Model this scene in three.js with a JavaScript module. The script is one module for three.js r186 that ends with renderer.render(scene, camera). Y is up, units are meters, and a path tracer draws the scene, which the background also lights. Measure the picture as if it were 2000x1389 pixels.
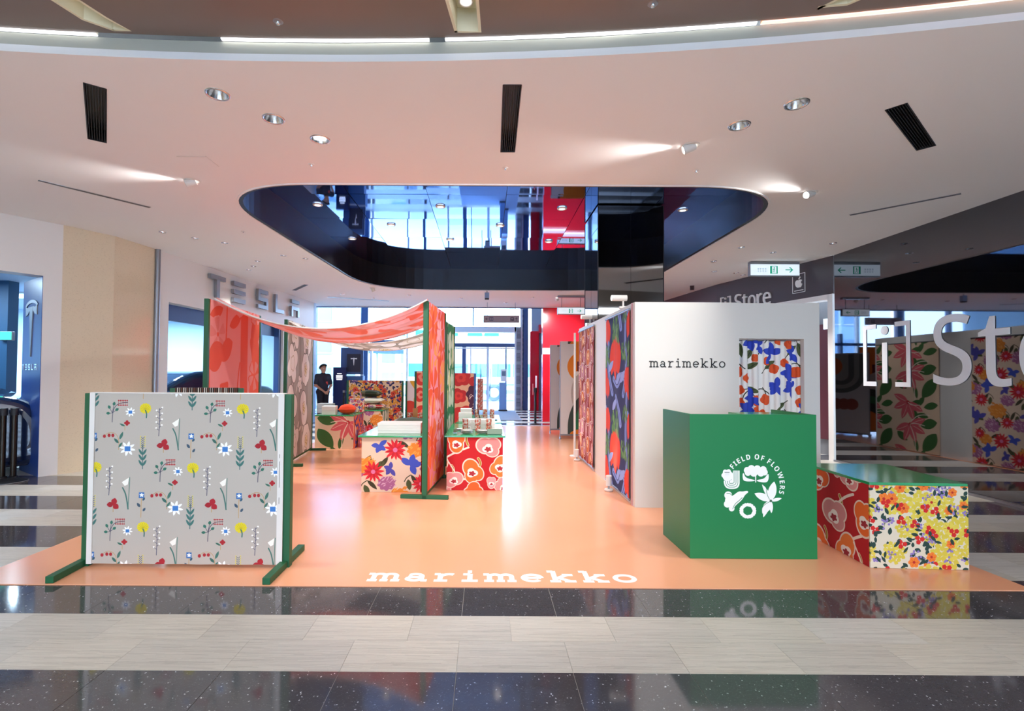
import * as THREE from 'three';
import { RoundedBoxGeometry } from 'three/addons/geometries/RoundedBoxGeometry.js';
import { mergeGeometries } from 'three/addons/utils/BufferGeometryUtils.js';
import { FontLoader } from 'three/addons/loaders/FontLoader.js';
import { TextGeometry } from 'three/addons/geometries/TextGeometry.js';
import { MarchingCubes } from 'three/addons/objects/MarchingCubes.js';
import { RectAreaLightUniformsLib } from 'three/addons/lights/RectAreaLightUniformsLib.js';

// ---------------------------------------------------------------- camera, sky, large lights, exposure
const scene = new THREE.Scene();
const camera = new THREE.PerspectiveCamera(2 * Math.atan(694.5 / 980) * 180 / Math.PI, 2000 / 1389, 0.05, 200);
camera.position.set(0, 1.5, 0);
camera.rotation.order = 'YXZ';
camera.rotation.set(1.3 * Math.PI / 180, 0, 0.35 * Math.PI / 180);
camera.setViewOffset(2000, 1389, 52, -14.5, 2000, 1389);
const renderer = new THREE.WebGLRenderer({ antialias: true });
renderer.toneMapping = THREE.LinearToneMapping;
renderer.toneMappingExposure = 1.3;
renderer.shadowMap.enabled = true;
renderer.shadowMap.type = THREE.PCFSoftShadowMap;
RectAreaLightUniformsLib.init();
scene.background = new THREE.Color().setRGB(6.5, 7.8, 9.3);          // bright overcast street sky
const LIGHT = { panel: 17, spot: 15, key: 10.5, recess: 9, slot: 6, wash: 1.2, store: 75, cove: 1.2 };
const WARM = new THREE.Color().setRGB(1, 0.95, 0.9), NEUTRAL = new THREE.Color().setRGB(1, 0.99, 0.99), COOL = new THREE.Color().setRGB(0.62, 0.84, 1);

// ---------------------------------------------------------------- helpers
const PI = Math.PI, V = (x, y, z) => new THREE.Vector3(x, y, z);
function rand(seed) { let a = seed >>> 0; return () => { a = (a + 0x6d2b79f5) >>> 0; let t = Math.imul(a ^ (a >>> 15), 1 | a); t = (t + Math.imul(t ^ (t >>> 7), 61 | t)) ^ t; return ((t ^ (t >>> 14)) >>> 0) / 4294967296; }; }
const used = new Map();
function numbered(name) { const base = name.replace(/_\d{3}$/, ''), n = used.get(base) ?? 0; used.set(base, n + 1); return n ? base + '_' + String(n).padStart(3, '0') : base; }
function shade(o) { o.castShadow = true; o.receiveShadow = true; return o; }
function part(name, geo, mat, parent, at, label) {
  const m = shade(new THREE.Mesh(Array.isArray(geo) ? join(geo) : geo, mat)); m.name = name;
  if (at) m.position.set(...at);
  if (label) m.userData.label = label;
  parent.add(m); return m;
}
function tag(o, label, category, group) { o.userData.label = label; o.userData.category = category; if (group) o.userData.group = group; return o; }
function thing(name, label, category, at = [0, 0, 0], turn = 0, group) {
  const o = new THREE.Group(); o.name = numbered(name); o.position.set(...at); o.rotation.y = turn; scene.add(o); return tag(o, label, category, group);
}
function struct(name, geo, mat) {
  const o = geo ? shade(new THREE.Mesh(Array.isArray(geo) ? join(geo) : geo, mat)) : new THREE.Group();
  o.name = numbered(name); o.userData.kind = 'structure'; scene.add(o); return o;
}
function copy(o, at, turn, label) { const c = o.clone(); c.name = numbered(o.name); if (at) c.position.set(...at); if (turn !== undefined) c.rotation.y = turn; if (label) c.userData.label = label; scene.add(c); return c; }
function join(list) {
  const l = list.map((g) => { const h = g.index ? g.toNonIndexed() : g.clone(); for (const k of Object.keys(h.attributes)) if (!['position', 'normal', 'uv'].includes(k)) h.deleteAttribute(k); return h; });
  return mergeGeometries(l, false);
}
function bx(w, h, d, x = 0, y = 0, z = 0) {                              // box, uv in metres
  const g = new THREE.BoxGeometry(w, h, d), uv = g.attributes.uv, s = [[d, h], [d, h], [w, d], [w, d], [w, h], [w, h]];
  for (let f = 0; f < 6; f++) for (let i = 0; i < 4; i++) uv.setXY(f * 4 + i, uv.getX(f * 4 + i) * s[f][0], uv.getY(f * 4 + i) * s[f][1]);
  return g.translate(x, y, z);
}
const rb = (w, h, d, r, x = 0, y = 0, z = 0, n = 2) => new RoundedBoxGeometry(w, h, d, n, Math.min(r, w / 2.01, h / 2.01, d / 2.01)).translate(x, y, z);
const cyl = (r0, r1, h, x = 0, y = 0, z = 0, n = 24) => new THREE.CylinderGeometry(r1, r0, h, n).translate(x, y, z);
const lathe = (pts, n = 32) => new THREE.LatheGeometry(pts.map((p) => new THREE.Vector2(...p)), n);
const tube = (pts, r, n = 24, k = 8) => new THREE.TubeGeometry(new THREE.CatmullRomCurve3(pts.map((p) => V(...p))), n, r, k);
// frame of a vertical plane from A to B on plan: local +x runs A to B, local +z is the side the room is on
function along(o, A, B) { o.position.set((A[0] + B[0]) / 2, 0, (A[1] + B[1]) / 2); o.rotation.y = -Math.atan2(B[1] - A[1], B[0] - A[0]); return Math.hypot(B[0] - A[0], B[1] - A[1]); }
const lerp = (a, b, t) => a + (b - a) * t, mix = (A, B, t) => [lerp(A[0], B[0], t), lerp(A[1], B[1], t)];
// flat letter strokes: each stroke a list of points with a width, made into a thin solid ribbon
function ribbon(pts, w, t) {
  const P = pts.map((p) => new THREE.Vector2(...p)), n = P.length, L = [], R = [], dir = (i) => P[i + 1].clone().sub(P[i]).normalize();
  for (let i = 0; i < n; i++) {
    const u = dir(Math.max(0, i - 1)), v = dir(Math.min(n - 2, i)), d = u.clone().add(v).normalize(), k = (Array.isArray(w) ? lerp(w[0], w[1], i / (n - 1)) : w) / 2 / Math.max(0.45, d.dot(v));
    L.push(P[i].clone().add(new THREE.Vector2(-d.y, d.x).multiplyScalar(k))); R.push(P[i].clone().add(new THREE.Vector2(d.y, -d.x).multiplyScalar(k)));
  }
  return new THREE.ExtrudeGeometry(new THREE.Shape([...L, ...R.reverse()]), { depth: t, bevelEnabled: false, steps: 1 });
}
function arc(cx, cy, rx, ry, a0, a1, n = 18) { const o = []; for (let i = 0; i <= n; i++) { const a = lerp(a0, a1, i / n) * PI / 180; o.push([cx + rx * Math.cos(a), cy + ry * Math.sin(a)]); } return o; }
const GLYPH = {                                                            // slab letters, x height 1
  m: { w: 1.5, s: [[[0, .93], [.26, .93]], [[.28, 0], [.28, 1]], [...arc(.53, .66, .25, .27, 180, 0), [.78, .07]], [...arc(1.03, .66, .25, .27, 180, 0), [1.28, .07]], [[.04, .07], [.48, .07]], [[.6, .07], [.96, .07]], [[1.08, .07], [1.48, .07]]] },
  a: { w: 1.05, s: [[[.12, .76], ...arc(.42, .62, .3, .31, 155, 0, 12), [.72, .2], [.78, .08], [.98, .07]], arc(.4, .3, .31, .23, 0, 360, 24)] },
  r: { w: .98, s: [[[0, .93], [.26, .93]], [[.28, 0], [.28, 1]], [[.02, .07], [.62, .07]], arc(.68, .5, .4, .43, 180, 62, 12)] },
  i: { w: .8, s: [[[.1, .93], [.42, .93]], [[.42, 0], [.42, 1]], [[.06, .07], [.78, .07]], [[.3, 1.3], [.5, 1.3]]] },
  e: { w: 1.0, s: [[[.1, .5], [.88, .5]], arc(.49, .5, .4, .43, 0, 318, 28)] },
  k: { w: 1.25, s: [[[0, 1.4], [.28, 1.4]], [[.28, 0], [.28, 1.47]], [[.04, .07], [.52, .07]], [[.3, .36], [.84, .9]], [[.66, .93], [1.14, .93]], [[.46, .5], [.92, .1]], [[.68, .07], [1.2, .07]]] },
  o: { w: 1.0, s: [arc(.5, .5, .42, .43, 0, 360, 32)] },
};
function slabWord(word, width, sw, depth, name, mat, parent, tall = 1, frame = (g) => g) {  // writes a word across width, one part per letter
  const gap = .22; let total = -gap; for (const c of word) total += GLYPH[c].w + gap;
  const k = width / total; let x = 0;
  for (const c of word) {
    const g = join(GLYPH[c].s.map((s, i) => ribbon(s.map((p) => [(p[0] + x) * k, p[1] * k * tall]), sw * k * (c === 'i' && i === 3 ? 1.35 : 1), depth + i * depth * 0.02)));
    part(name, frame(g.translate(-width / 2, 0, 0)), mat, parent);
    x += GLYPH[c].w + gap;
  }
}

// ---------------------------------------------------------------- printed cloths and other surfaces (colour only)
function canvas(w, h, bg) { const c = document.createElement('canvas'); c.width = w; c.height = h; const x = c.getContext('2d'); if (bg) { x.fillStyle = bg; x.fillRect(0, 0, w, h); } return [c, x]; }
function texture(c, wm, hm, srgb = true) { const t = new THREE.CanvasTexture(c); t.wrapS = t.wrapT = THREE.RepeatWrapping; t.repeat.set(1 / wm, 1 / hm); if (srgb) t.colorSpace = THREE.SRGBColorSpace; t.anisotropy = 8; return t; }
let X;                                                                     // the 2d context being drawn on; patterns are in units of 100 per repeat width
function smooth(p, closed) {
  X.beginPath(); const n = p.length;
  if (closed) { X.moveTo((p[0][0] + p[n - 1][0]) / 2, (p[0][1] + p[n - 1][1]) / 2); for (let i = 0; i < n; i++) { const q = p[(i + 1) % n]; X.quadraticCurveTo(p[i][0], p[i][1], (p[i][0] + q[0]) / 2, (p[i][1] + q[1]) / 2); } X.closePath(); }
  else { X.moveTo(...p[0]); for (let i = 1; i < n - 1; i++) X.quadraticCurveTo(p[i][0], p[i][1], (p[i][0] + p[i + 1][0]) / 2, (p[i][1] + p[i + 1][1]) / 2); X.lineTo(...p[n - 1]); }
}
const fill = (c) => { X.fillStyle = c; X.fill(); };
function blobPts(x, y, rx, ry, lobes, amp, ph = 0, n = 48) { const o = []; for (let i = 0; i < n; i++) { const a = i / n * 2 * PI, k = 1 - amp + amp * Math.abs(Math.cos(a * lobes / 2 + ph)) * 1.6; o.push([x + Math.cos(a) * rx * k, y + Math.sin(a) * ry * k]); } return o; }
function blob(x, y, rx, ry, lobes, amp, c, ph) { smooth(blobPts(x, y, rx, ry, lobes, amp, ph), true); fill(c); }
function dot(x, y, r, c, ry) { X.beginPath(); X.ellipse(x, y, r, ry ?? r, 0, 0, 2 * PI); fill(c); }
function leaf(x, y, L, W, a, c, bend = 0) {
  const q = (t, s) => { const u = t * L, v = s * W + bend * L * t * t; return [x + u * Math.cos(a) - v * Math.sin(a), y + u * Math.sin(a) + v * Math.cos(a)]; };
  X.beginPath(); X.moveTo(...q(0, 0)); X.bezierCurveTo(...q(.25, .65), ...q(.7, .6), ...q(1, 0)); X.bezierCurveTo(...q(.7, -.6), ...q(.25, -.65), ...q(0, 0)); X.closePath(); fill(c);
}
function petals(x, y, n, L, W, c, rot = 0, r0 = 0, jit = 0, rnd) { for (let i = 0; i < n; i++) { const a = rot + i / n * 2 * PI, l = L * (1 - (jit && rnd ? rnd() * jit : 0)); leaf(x + r0 * Math.cos(a), y + r0 * Math.sin(a), l, W, a, c); } }
function line(p, w, c) { X.lineCap = 'round'; X.lineJoin = 'round'; smooth(p); X.lineWidth = w; X.strokeStyle = c; X.stroke(); }
function outline(p, w, c) { smooth(p, true); X.lineWidth = w; X.strokeStyle = c; X.lineJoin = 'round'; X.stroke(); }
function cloth(px, wm, hm, bg, draw, seed = 1) {                            // a repeat of wm by hm metres, drawn nine times so that it wraps
  const ph = Math.round(px * hm / wm), [c, x] = canvas(px, ph, bg), H = 100 * hm / wm; X = x;
  for (const dx of [-100, 0, 100]) for (const dy of [-H, 0, H]) { x.setTransform(px / 100, 0, 0, px / 100, dx * px / 100, dy * px / 100); draw(rand(seed), H); }
  return texture(c, wm, hm);
}
const fabric = (t, name) => { const m = new THREE.MeshStandardMaterial({ map: t, roughness: 0.85 }); m.name = name; return m; };
const paint = (hex, rough = 0.5, more = {}) => new THREE.MeshPhysicalMaterial({ color: hex, roughness: rough, ...more });
const shifted = (m, u, v) => { const t = m.map.clone(); t.offset.set(u, v); const n = m.clone(); n.map = t; return n; };

function branch(x, y) { line([[x, y + 11], [x, y], [x + 3, y - 7], [x + 8, y - 10], [x + 15, y - 10.5]], .7, '#4b4a5c'); for (const [a, b] of [[-4, 2], [-4, -5], [5, -2], [2, -10]]) { line([[x, y + 1], [x + a * .7, y + b * .8]], .5, '#4b4a5c'); leaf(x + a * .6, y + b * .7, 4.2, 3.2, Math.atan2(b - 2, a), '#2f6b5b'); } for (let i = 0; i < 6; i++) for (const s of [-1, 1]) { line([[x + 6 + i * 1.7, y - 10], [x + 6 + i * 1.7, y - 10 + s * 2.4]], .3, '#8f2c2f'); dot(x + 6 + i * 1.7, y - 10 + s * 2.6, .72, '#a8272d'); } }
function starDaisy(x, y, r) { petals(x, y, 8, r * 2, r * .8, '#f3f5f6', .2, r * .3); X.fillStyle = '#3f79bd'; X.fillRect(x - r * .8, y - r * .7, r * 1.6, r * 1.5); }
function sun(x, y) { blob(x, y, 6, 5.6, 13, .14, '#d9c926'); leaf(x + 1, y + 2, 4, 3, PI / 2, '#cdbb1d'); for (let i = 0; i < 9; i++) line([[x, y + 1], [x + Math.cos(2.6 + i * .5) * 4.6, y + Math.sin(2.6 + i * .5) * 4.4]], .35, '#b9a81d'); line([[x, y + 2], [x + 1.6, y + 5], [x + 1.3, y + 10]], 1.2, '#356b68'); }
function twig(x, y) { line([[x, y + 15], [x + .6, y], [x, y - 15]], .7, '#55556a'); for (let i = 0; i < 8; i++) { const s = i % 2 ? 1 : -1, yy = y + 9 - i * 3.2; line([[x + .3, yy], [x + s * 2.4, yy - 2.2]], .5, '#55556a'); dot(x + s * 2.8, yy - 2.8, .9, '#f6f5f2'); } }
function snowdrop(x, y) { line([[x + 2, y + 17], [x + 2.4, y], [x + 2.8, y - 17]], .8, '#5f7f74'); line([[x + 2, y + 17], [x, y + 2], [x - 4, y - 6]], 1.3, '#3f6e66'); X.beginPath(); X.moveTo(x + 2, y - 17); X.lineTo(x - 5, y - 12); X.lineTo(x - 2, y - 8); X.lineTo(x + 1, y - 9.5); X.closePath(); fill('#f2efe4'); }
function bud(x, y) { line([[x, y + 5], [x, y]], .5, '#b9935a'); leaf(x, y + .5, 6, 2.2, PI + .5, '#3e6b5d'); blob(x + 2, y - 3, 2.6, 2.6, 4, .25, '#a5222b'); }
function blueBell(x, y) { line([[x, y + 14], [x, y], [x + .5, y - 8]], .6, '#b9935a'); X.fillStyle = '#3d6fae'; X.fillRect(x - 2.6, y - 13, 5.6, 6.4); petals(x + .3, y - 10, 5, 2.4, 1.4, '#eef2f5', -PI / 2); leaf(x - 1, y + 3, 5.5, 3, -2.2, '#3b5265'); leaf(x + 2, y + 7.5, 4.5, 2.6, -1, '#3b5265'); leaf(x + 1.5, y - 4, 4, 2.4, -1, '#33566b'); }
function lily(x, y) { line([[x + 4, y + 10], [x + 5, y], [x + 1, y - 8], [x - 6, y - 9], [x - 11, y - 5]], .5, '#b48f58'); for (const [a, b] of [[-11, -4.4], [-6, -5.4], [-2, -5.4]]) dot(x + a, y + b, 1.6, '#a3252d', 1.9); leaf(x + 4, y + 3, 7, 3, -2.3, '#35635a'); leaf(x + 5, y - 1, 9, 3, -1.2, '#3f6e62'); leaf(x + 4, y + 8, 7, 2.4, -1, '#3f6e62'); }
function wheat(x, y) { line([[x, y + 18], [x, y - 8]], .8, '#3c6468'); for (let i = 0; i < 3; i++) for (const s of [-1, 1]) leaf(x, y + 15 - i * 6, 8, 2.6, -PI / 2 + s * .55, '#3c6d68'); for (let i = 0; i < 6; i++) for (const s of [-1, 1]) { line([[x, y - 4 - i * 2.2], [x + s * 2, y - 6 - i * 2.2]], .5, '#3c4f52'); dot(x + s * 2.4, y - 6.4 - i * 2.2, .62, '#d8c94c'); } }
function clover(x, y) { line([[x, y + 8], [x, y]], .6, '#b48f58'); leaf(x, y, 7, 6.5, -PI / 2 + .25, '#a51f2b'); leaf(x, y, 7, 6, PI - .1, '#9d1d29'); leaf(x, y, 7, 6.5, .7, '#a51f2b'); }
const tMeadow = cloth(1024, 0.704, 0.91, '#b5aea4', (r, H) => {
  for (const [ox, oy] of [[0, 0], [50, H / 2], [50, -H / 2]]) { branch(23 + ox, 26 + oy); starDaisy(41 + ox, 26 + oy, 2.3); sun(56.5 + ox, 22 + oy); twig(71 + ox, 37 + oy); snowdrop(89 + ox, 50 + oy); bud(36 + ox, 41 + oy); blueBell(4 + ox, 62 + oy); lily(26 + ox, 57 + oy); starDaisy(39 + ox, 66 + oy, 3.6); wheat(54.5 + ox, 70 + oy); clover(76 + ox, 62 + oy); }
});
function bigFlower(x, y, r, n, c, gap, rot, core) { for (let i = 0; i < n; i++) { const a = rot + i / n * 2 * PI; smooth([[x, y], [x + r * .55 * Math.cos(a - .5), y + r * .55 * Math.sin(a - .5)], [x + r * 1.05 * Math.cos(a - .42), y + r * 1.05 * Math.sin(a - .42)], [x + r * .98 * Math.cos(a), y + r * .98 * Math.sin(a)], [x + r * 1.1 * Math.cos(a + .35), y + r * 1.1 * Math.sin(a + .35)], [x + r * .5 * Math.cos(a + .5), y + r * .5 * Math.sin(a + .5)]], true); fill(c); if (gap) { X.lineWidth = 1.1; X.strokeStyle = gap; X.stroke(); } } if (core) dot(x, y, r * .13, core); }
const coral = (bg, hi, lo, third) => cloth(1024, 1.7, 1.9, bg, (r, H) => {
  X.fillStyle = hi; X.fillRect(56, -2, 15, H + 4); smooth([[72, -4], [84, 20], [72, 50], [88, 80], [73, 115], [100, 116], [104, 60], [100, -4]], true); fill(hi);
  bigFlower(27, 57, 23, 6, hi, bg, .5, hi); leaf(-2, 22, 30, 22, -.35, hi, -.1); leaf(40, 4, 26, 16, 2.7, hi, -.15); leaf(34, 104, 26, 10, -.2, hi, -.25); leaf(22, 92, 22, 9, 2.6, hi, .2); leaf(40, 86, 16, 6, .5, bg, .1); line([[28, 118], [30, 90], [27, 60]], 2.2, hi); bigFlower(14, 112, 13, 5, third, bg, .8, hi);
  bigFlower(87, 30, 13, 5, third, hi, .2, hi); bigFlower(88, 84, 15, 6, bg, hi, .9, hi); leaf(72, 64, 18, 8, .2, bg, .1); leaf(52, 96, 28, 9, -.9, bg, .15); line([[55, 20], [48, 44], [54, 70]], 2, hi); blob(94, 56, 7, 8, 4, .2, third);
});
const tCoral = coral('#e79b9b', '#e2604b', '#d9503c', '#e08a86');
const tOrange = cloth(1024, 1.25, 1.5, '#e9879a', (r, H) => {
  for (const [x, w] of [[8, 10], [58, 12]]) line([[x, -8], [x + 4, 40], [x - 3, 80], [x + 3, H + 8]], w, '#e0502c');
  for (const [x, y, s, c, n, q] of [[30, 22, 26, '#e6532d', 5, .3], [84, 10, 20, '#ef9450', 6, 1], [80, 52, 26, '#df4527', 5, .8], [26, 76, 27, '#ea6a38', 6, .1], [52, 46, 14, '#f0a3ae', 5, .5], [84, 98, 24, '#e6532d', 5, 2], [48, 108, 18, '#ef9450', 5, 1.2], [8, 48, 14, '#e46a70', 5, .4], [58, 78, 12, '#f3b0b4', 5, .2]]) bigFlower(x, y, s, n, c, '#e9879a', q, '#d23c22');
  for (let i = 0; i < 14; i++) leaf(r() * 100, r() * H, 22, 9, -1.7 + r() * .8, ['#df4c2a', '#ee8f52', '#f0a5b0'][i % 3], .15);
});
const tGrey = cloth(1024, 1.6, 1.85, '#aaa198', (r, H) => {
  for (const [x, w] of [[14, 11], [44, 8], [70, 13]]) { X.fillStyle = '#9b9289'; X.fillRect(x, -2, w, H + 4); }
  for (let i = 0; i < 16; i++) leaf(r() * 100, r() * H, 13, 4, -1.2 + r() * .9, '#d8cfc8');
  for (const [x, y, k, s] of [[20, 16, 4, 17], [72, 22, 1, 17], [18, 60, 3, 18], [66, 66, 2, 16], [30, 98, 4, 15], [78, 104, 1, 18], [48, 38, 5, 8]]) {
    const p = blobPts(x, y, s, s * 1.1, k === 1 ? 7 : k, k === 1 ? .08 : .3, k); smooth(p, true); fill('#efe6e2'); X.lineWidth = 1; X.strokeStyle = '#7c746d'; X.stroke();
    outline(blobPts(x, y, s * .4, s * .46, 5, .12), .9, '#bda78c'); if (k < 3) { blob(x, y, s * .32, s * .36, 6, .2, '#e7d6b2'); for (let i = 0; i < 6; i++) dot(x + Math.cos(i) * s * .18, y + Math.sin(i * 1.7) * s * .2, 1, '#a8893f'); }
  }
});
const tGreen = cloth(512, 1.2, 1.4, '#35875d', (r, H) => { for (let i = 0; i < 20; i++) { const x = (i % 5) * 20 + r() * 9, y = Math.floor(i / 5) * 29 + r() * 12; smooth(blobPts(x, y, 7 + r() * 3, 12 + r() * 5, 3 + (i % 3), .25, r() * 3), true); fill(i % 4 === 1 ? '#dfe6b8' : '#e4efe2'); line([[x, y - 9], [x + 2, y], [x - 1, y + 10]], 1.1, '#2b6f52'); } });
function strokeClump(x, y, s, c, c2, r) { blob(x, y, s * .95, s * .78, 9, .16, c, s); for (let i = 0; i < 60; i++) { const a = r() * 2 * PI, d = Math.sqrt(r()) * s * .95; leaf(x + d * Math.cos(a), y + d * Math.sin(a) * .85, s * .42, s * .13, -1.1 + r() * .8, i % 3 === 0 ? c2 : c); } }
function triPetal(x, y, s, c, rot) { for (let i = 0; i < 4; i++) leaf(x, y, s * (i ? 1 : 1.15), s * .62, rot + i * 1.25, c); blob(x + Math.cos(rot + 1.9) * s * .3, y + Math.sin(rot + 1.9) * s * .3, s * .42, s * .42, 3, .15, c); }
const tDaisy = cloth(1024, 0.92, 1.1, '#d8bfa7', (r, H) => {
  for (const [x, y, a] of [[22, 8, 1], [40, 6, 1.2], [68, 96, .9], [12, 70, 1.6], [88, 74, -1], [50, 50, .4], [60, 18, 1.7], [84, 40, 1.1], [36, 72, 2.1], [8, 104, .6], [94, 12, 2]]) { leaf(x, y, 18, 6, a, '#38351f', .12); leaf(x - 4, y + 6, 15, 8, a + .5, '#474e2a'); line([[x, y], [x - 6, y + 3], [x - 9, y + 9]], 1.2, '#38351f'); }
  for (const [x, y, s] of [[52, 8, 16], [6, 84, 13], [74, 62, 12]]) { strokeClump(x, y, s, '#d9822b', '#e8a04c', r); }
  for (const [x, y, s] of [[14, 32, 13], [62, 36, 14], [94, 88, 14], [34, 108, 12]]) { strokeClump(x, y, s, '#a05f88', '#cda3b8', r); }
  for (const [x, y, s, q] of [[88, 22, 15, 3.6], [2, 12, 12, .4], [68, 82, 15, -2.6], [40, 88, 10, 1], [24, 56, 11, -.6]]) triPetal(x, y, s, q > 0 ? '#4b47a0' : '#3c4fb3', q);
  for (const [x, y, s] of [[36, 28, 12], [46, 62, 16], [16, 92, 15], [82, 108, 14], [86, 52, 11]]) { petals(x, y, 13, s, s * .26, '#cf2230', r() * 2, s * .1, .25, r); petals(x, y, 7, s * .8, s * .2, '#b81a2a', r() * 2, 0); dot(x, y, s * .2, '#cf6f97'); }
});
const tPoppy = cloth(1024, 0.78, 0.86, '#b8141d', (r, H) => {
  for (const [x, y] of [[30, 10], [52, 58], [8, 70], [78, 16], [92, 84], [38, 96]]) { line([[x, y], [x + 5, y + 6], [x + 1, y + 16], [x + 5, y + 26]], 4.4, '#e8c3a0'); line([[x, y], [x + 5, y + 6], [x + 1, y + 16], [x + 5, y + 26]], 2.8, '#a5822f'); }
  line([[100, 10], [88, 14], [70, 30], [58, 42]], 3, '#f3d9c8'); line([[0, 56], [14, 48], [36, 40]], 3, '#f3d9c8'); line([[0, 104], [20, 92], [40, 92]], 3, '#f3d9c8'); line([[0, 60], [12, 76], [20, 96]], 2, '#f3d9c8');
  for (const [x, y, s, c, q] of [[16, 32, 17, '#ee6a25', 0], [42, 4, 17, '#ec5f24', 1], [68, 38, 19, '#d98a86', 2], [42, 78, 19, '#ef6d2a', 3], [88, 70, 17, '#ef7a34', 4], [12, 92, 15, '#dc8f8a', 5], [94, 104, 14, '#e9928d', 6], [74, 98, 9, '#f09a9a', 7]]) {
    for (const [k, col] of [[1.17, '#efd2c0'], [1, c]]) { X.save(); X.translate(x, y); X.rotate(q * .9); for (const [a, b, w] of [[-.3, -.4, .6], [.3, -.42, .56], [0, .24, .74], [-.08, .02, .6]]) { X.beginPath(); X.ellipse(a * s, b * s, w * s * k * .86, w * s * k, 0, 0, 2 * PI); fill(col); } X.restore(); }
    smooth(blobPts(x, y + s * .2, s * .46, s * .38, 3, .2, q), true); fill('#f7e6da'); smooth(blobPts(x, y + s * .26, s * .27, s * .2, 5, .3, q), true); fill('#a52a34');
  }
}, 4);
const smallFlowers = (seed, px, wm, hm, bg, P) => cloth(px, wm, hm, bg, (r, H) => {
  const n = P.n ?? 11;
  for (let i = 0; i < n * 13; i++) leaf(r() * 100, r() * H, 5 + r() * 3, 3 + r() * 1.5, r() * 6.3, P.leaf);
  for (let i = 0; i < 16; i++) { if (i % 5 === 3) continue; const x = ((i % 4) + (Math.floor(i / 4) % 2) * .5) * 25 + 6 + r() * 9, y = Math.floor(i / 4) * H / 4 + 8 + r() * 8, s = 1 + (i % 3) * .16; blob(x, y, 11.5 * s, 10.5 * s, 7, .12, bg, i); for (let k = 0; k < 30; k++) { const a = k * 2.4 + i, d = Math.sqrt(k) * 1.95 * s; blob(x + d * Math.cos(a), y + d * Math.sin(a), 1.95 * s, 1.85 * s, 4, .12, k % 5 ? P.mass : P.mass2, k); } }
  for (let i = 0; i < n * 3; i++) { const x = r() * 100, y = r() * H; for (let k = 0; k < 6; k++) { const a = r() * 6.3, d = 1.6 + r() * 3; line([[x, y], [x + d * Math.cos(a), y + d * Math.sin(a)]], .3, P.leaf); dot(x + d * Math.cos(a), y + d * Math.sin(a), 1.15, P.tiny); } }
  for (let i = 0; i < n * 1.7; i++) { const x = r() * 100, y = r() * H, s = 4 + r() * 2, c = i % 4 === 3 ? P.mass2 : P.flower; smooth(blobPts(x, y, s, s, 6, .16, r()), true); fill(c); dot(x, y, s * .27, P.core); for (let k = 0; k < 6; k++) line([[x + s * .4 * Math.cos(k), y + s * .4 * Math.sin(k)], [x + s * .75 * Math.cos(k), y + s * .75 * Math.sin(k)]], .22, P.core); }
  for (let i = 0; i < n * 1.5; i++) { const x = r() * 100, y = r() * H; for (let k = 0; k < 3; k++) blob(x + Math.cos(k * 2.1 + i) * 2.7, y + Math.sin(k * 2.1 + i) * 2.5, 2.2, 2.2, 5, .12, P.berry); }
  for (let i = 0; i < n * 7; i++) leaf(r() * 100, r() * H, 4.5 + r() * 3, 2.6 + r() * 1.4, r() * 6.3, P.leaf);
}, seed);
const tSmall = smallFlowers(7, 1024, 0.8, 0.8, '#d9cfb8', { n: 12, leaf: '#23403a', mass: '#d3bf45', mass2: '#dcc84f', tiny: '#8d78b8', flower: '#ea7d2c', core: '#b52a22', berry: '#cc2522' });
const tAutumn = smallFlowers(11, 768, 1.2, 1.2, '#e9c9a4', { n: 13, leaf: '#33305e', mass: '#dd9c3c', mass2: '#d98a2f', tiny: '#8a5c9c', flower: '#d9492f', core: '#6d1f25', berry: '#c93325' });
const tLeaf = cloth(1024, 1.05, 1.05, '#e6c8a8', (r, H) => {
  for (const [x, y, L, W, a, b] of [[2, 10, 30, 13, .1, .1], [34, 6, 32, 13, .12, .2], [4, 42, 36, 18, .15, .1], [62, 20, 26, 18, 2.1, .15], [6, 62, 46, 24, 1, -.1], [22, 34, 26, 10, -.4, .25], [46, 100, 30, 9, -1.5, .2], [92, 66, 28, 14, 2.4, .15], [30, 96, 24, 10, .9, 0]]) leaf(x, y, L, W * 1.1, a, '#3d6a33', b);
  for (const [x, y, rot] of [[66, 8, .4], [62, 50, 1.2]]) { for (let i = 0; i < 5; i++) { const a = rot - .9 + i * .78; leaf(x, y, 36, 15, a, '#dd6168', .08); line([[x, y], [x + 16 * Math.cos(a + .18), y + 16 * Math.sin(a + .18)], [x + 31 * Math.cos(a + .1), y + 31 * Math.sin(a + .1)]], 1.1, '#f0b8a8'); } for (let k = 0; k < 7; k++) dot(x + 2.2 * Math.cos(k), y + 2.2 * Math.sin(k), 1.6, '#c3232d'); }
  for (const p of [[[30, 50], [50, 46], [62, 50]], [[20, 30], [40, 28], [60, 44]], [[62, 52], [52, 70], [50, 104]], [[40, 12], [58, 14], [66, 8]]]) line(p, 1.4, '#f3e2cc');
});
const tPlum = cloth(512, 0.9, 0.9, '#e4683f', (r, H) => { for (const [x, y] of [[18, 20], [66, 32], [30, 70], [82, 82]]) { blob(x, y, 19, 24, 4, .2, '#5a3d8f', x); blob(x, y, 13, 17, 4, .2, '#e8703f', x); blob(x, y, 7, 10, 4, .2, '#6a4a9c', x); } for (let i = 0; i < 9; i++) leaf(r() * 100, r() * H, 26, 9, 1.2 + r(), i % 2 ? '#efd3bf' : '#322b3f'); });
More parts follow.
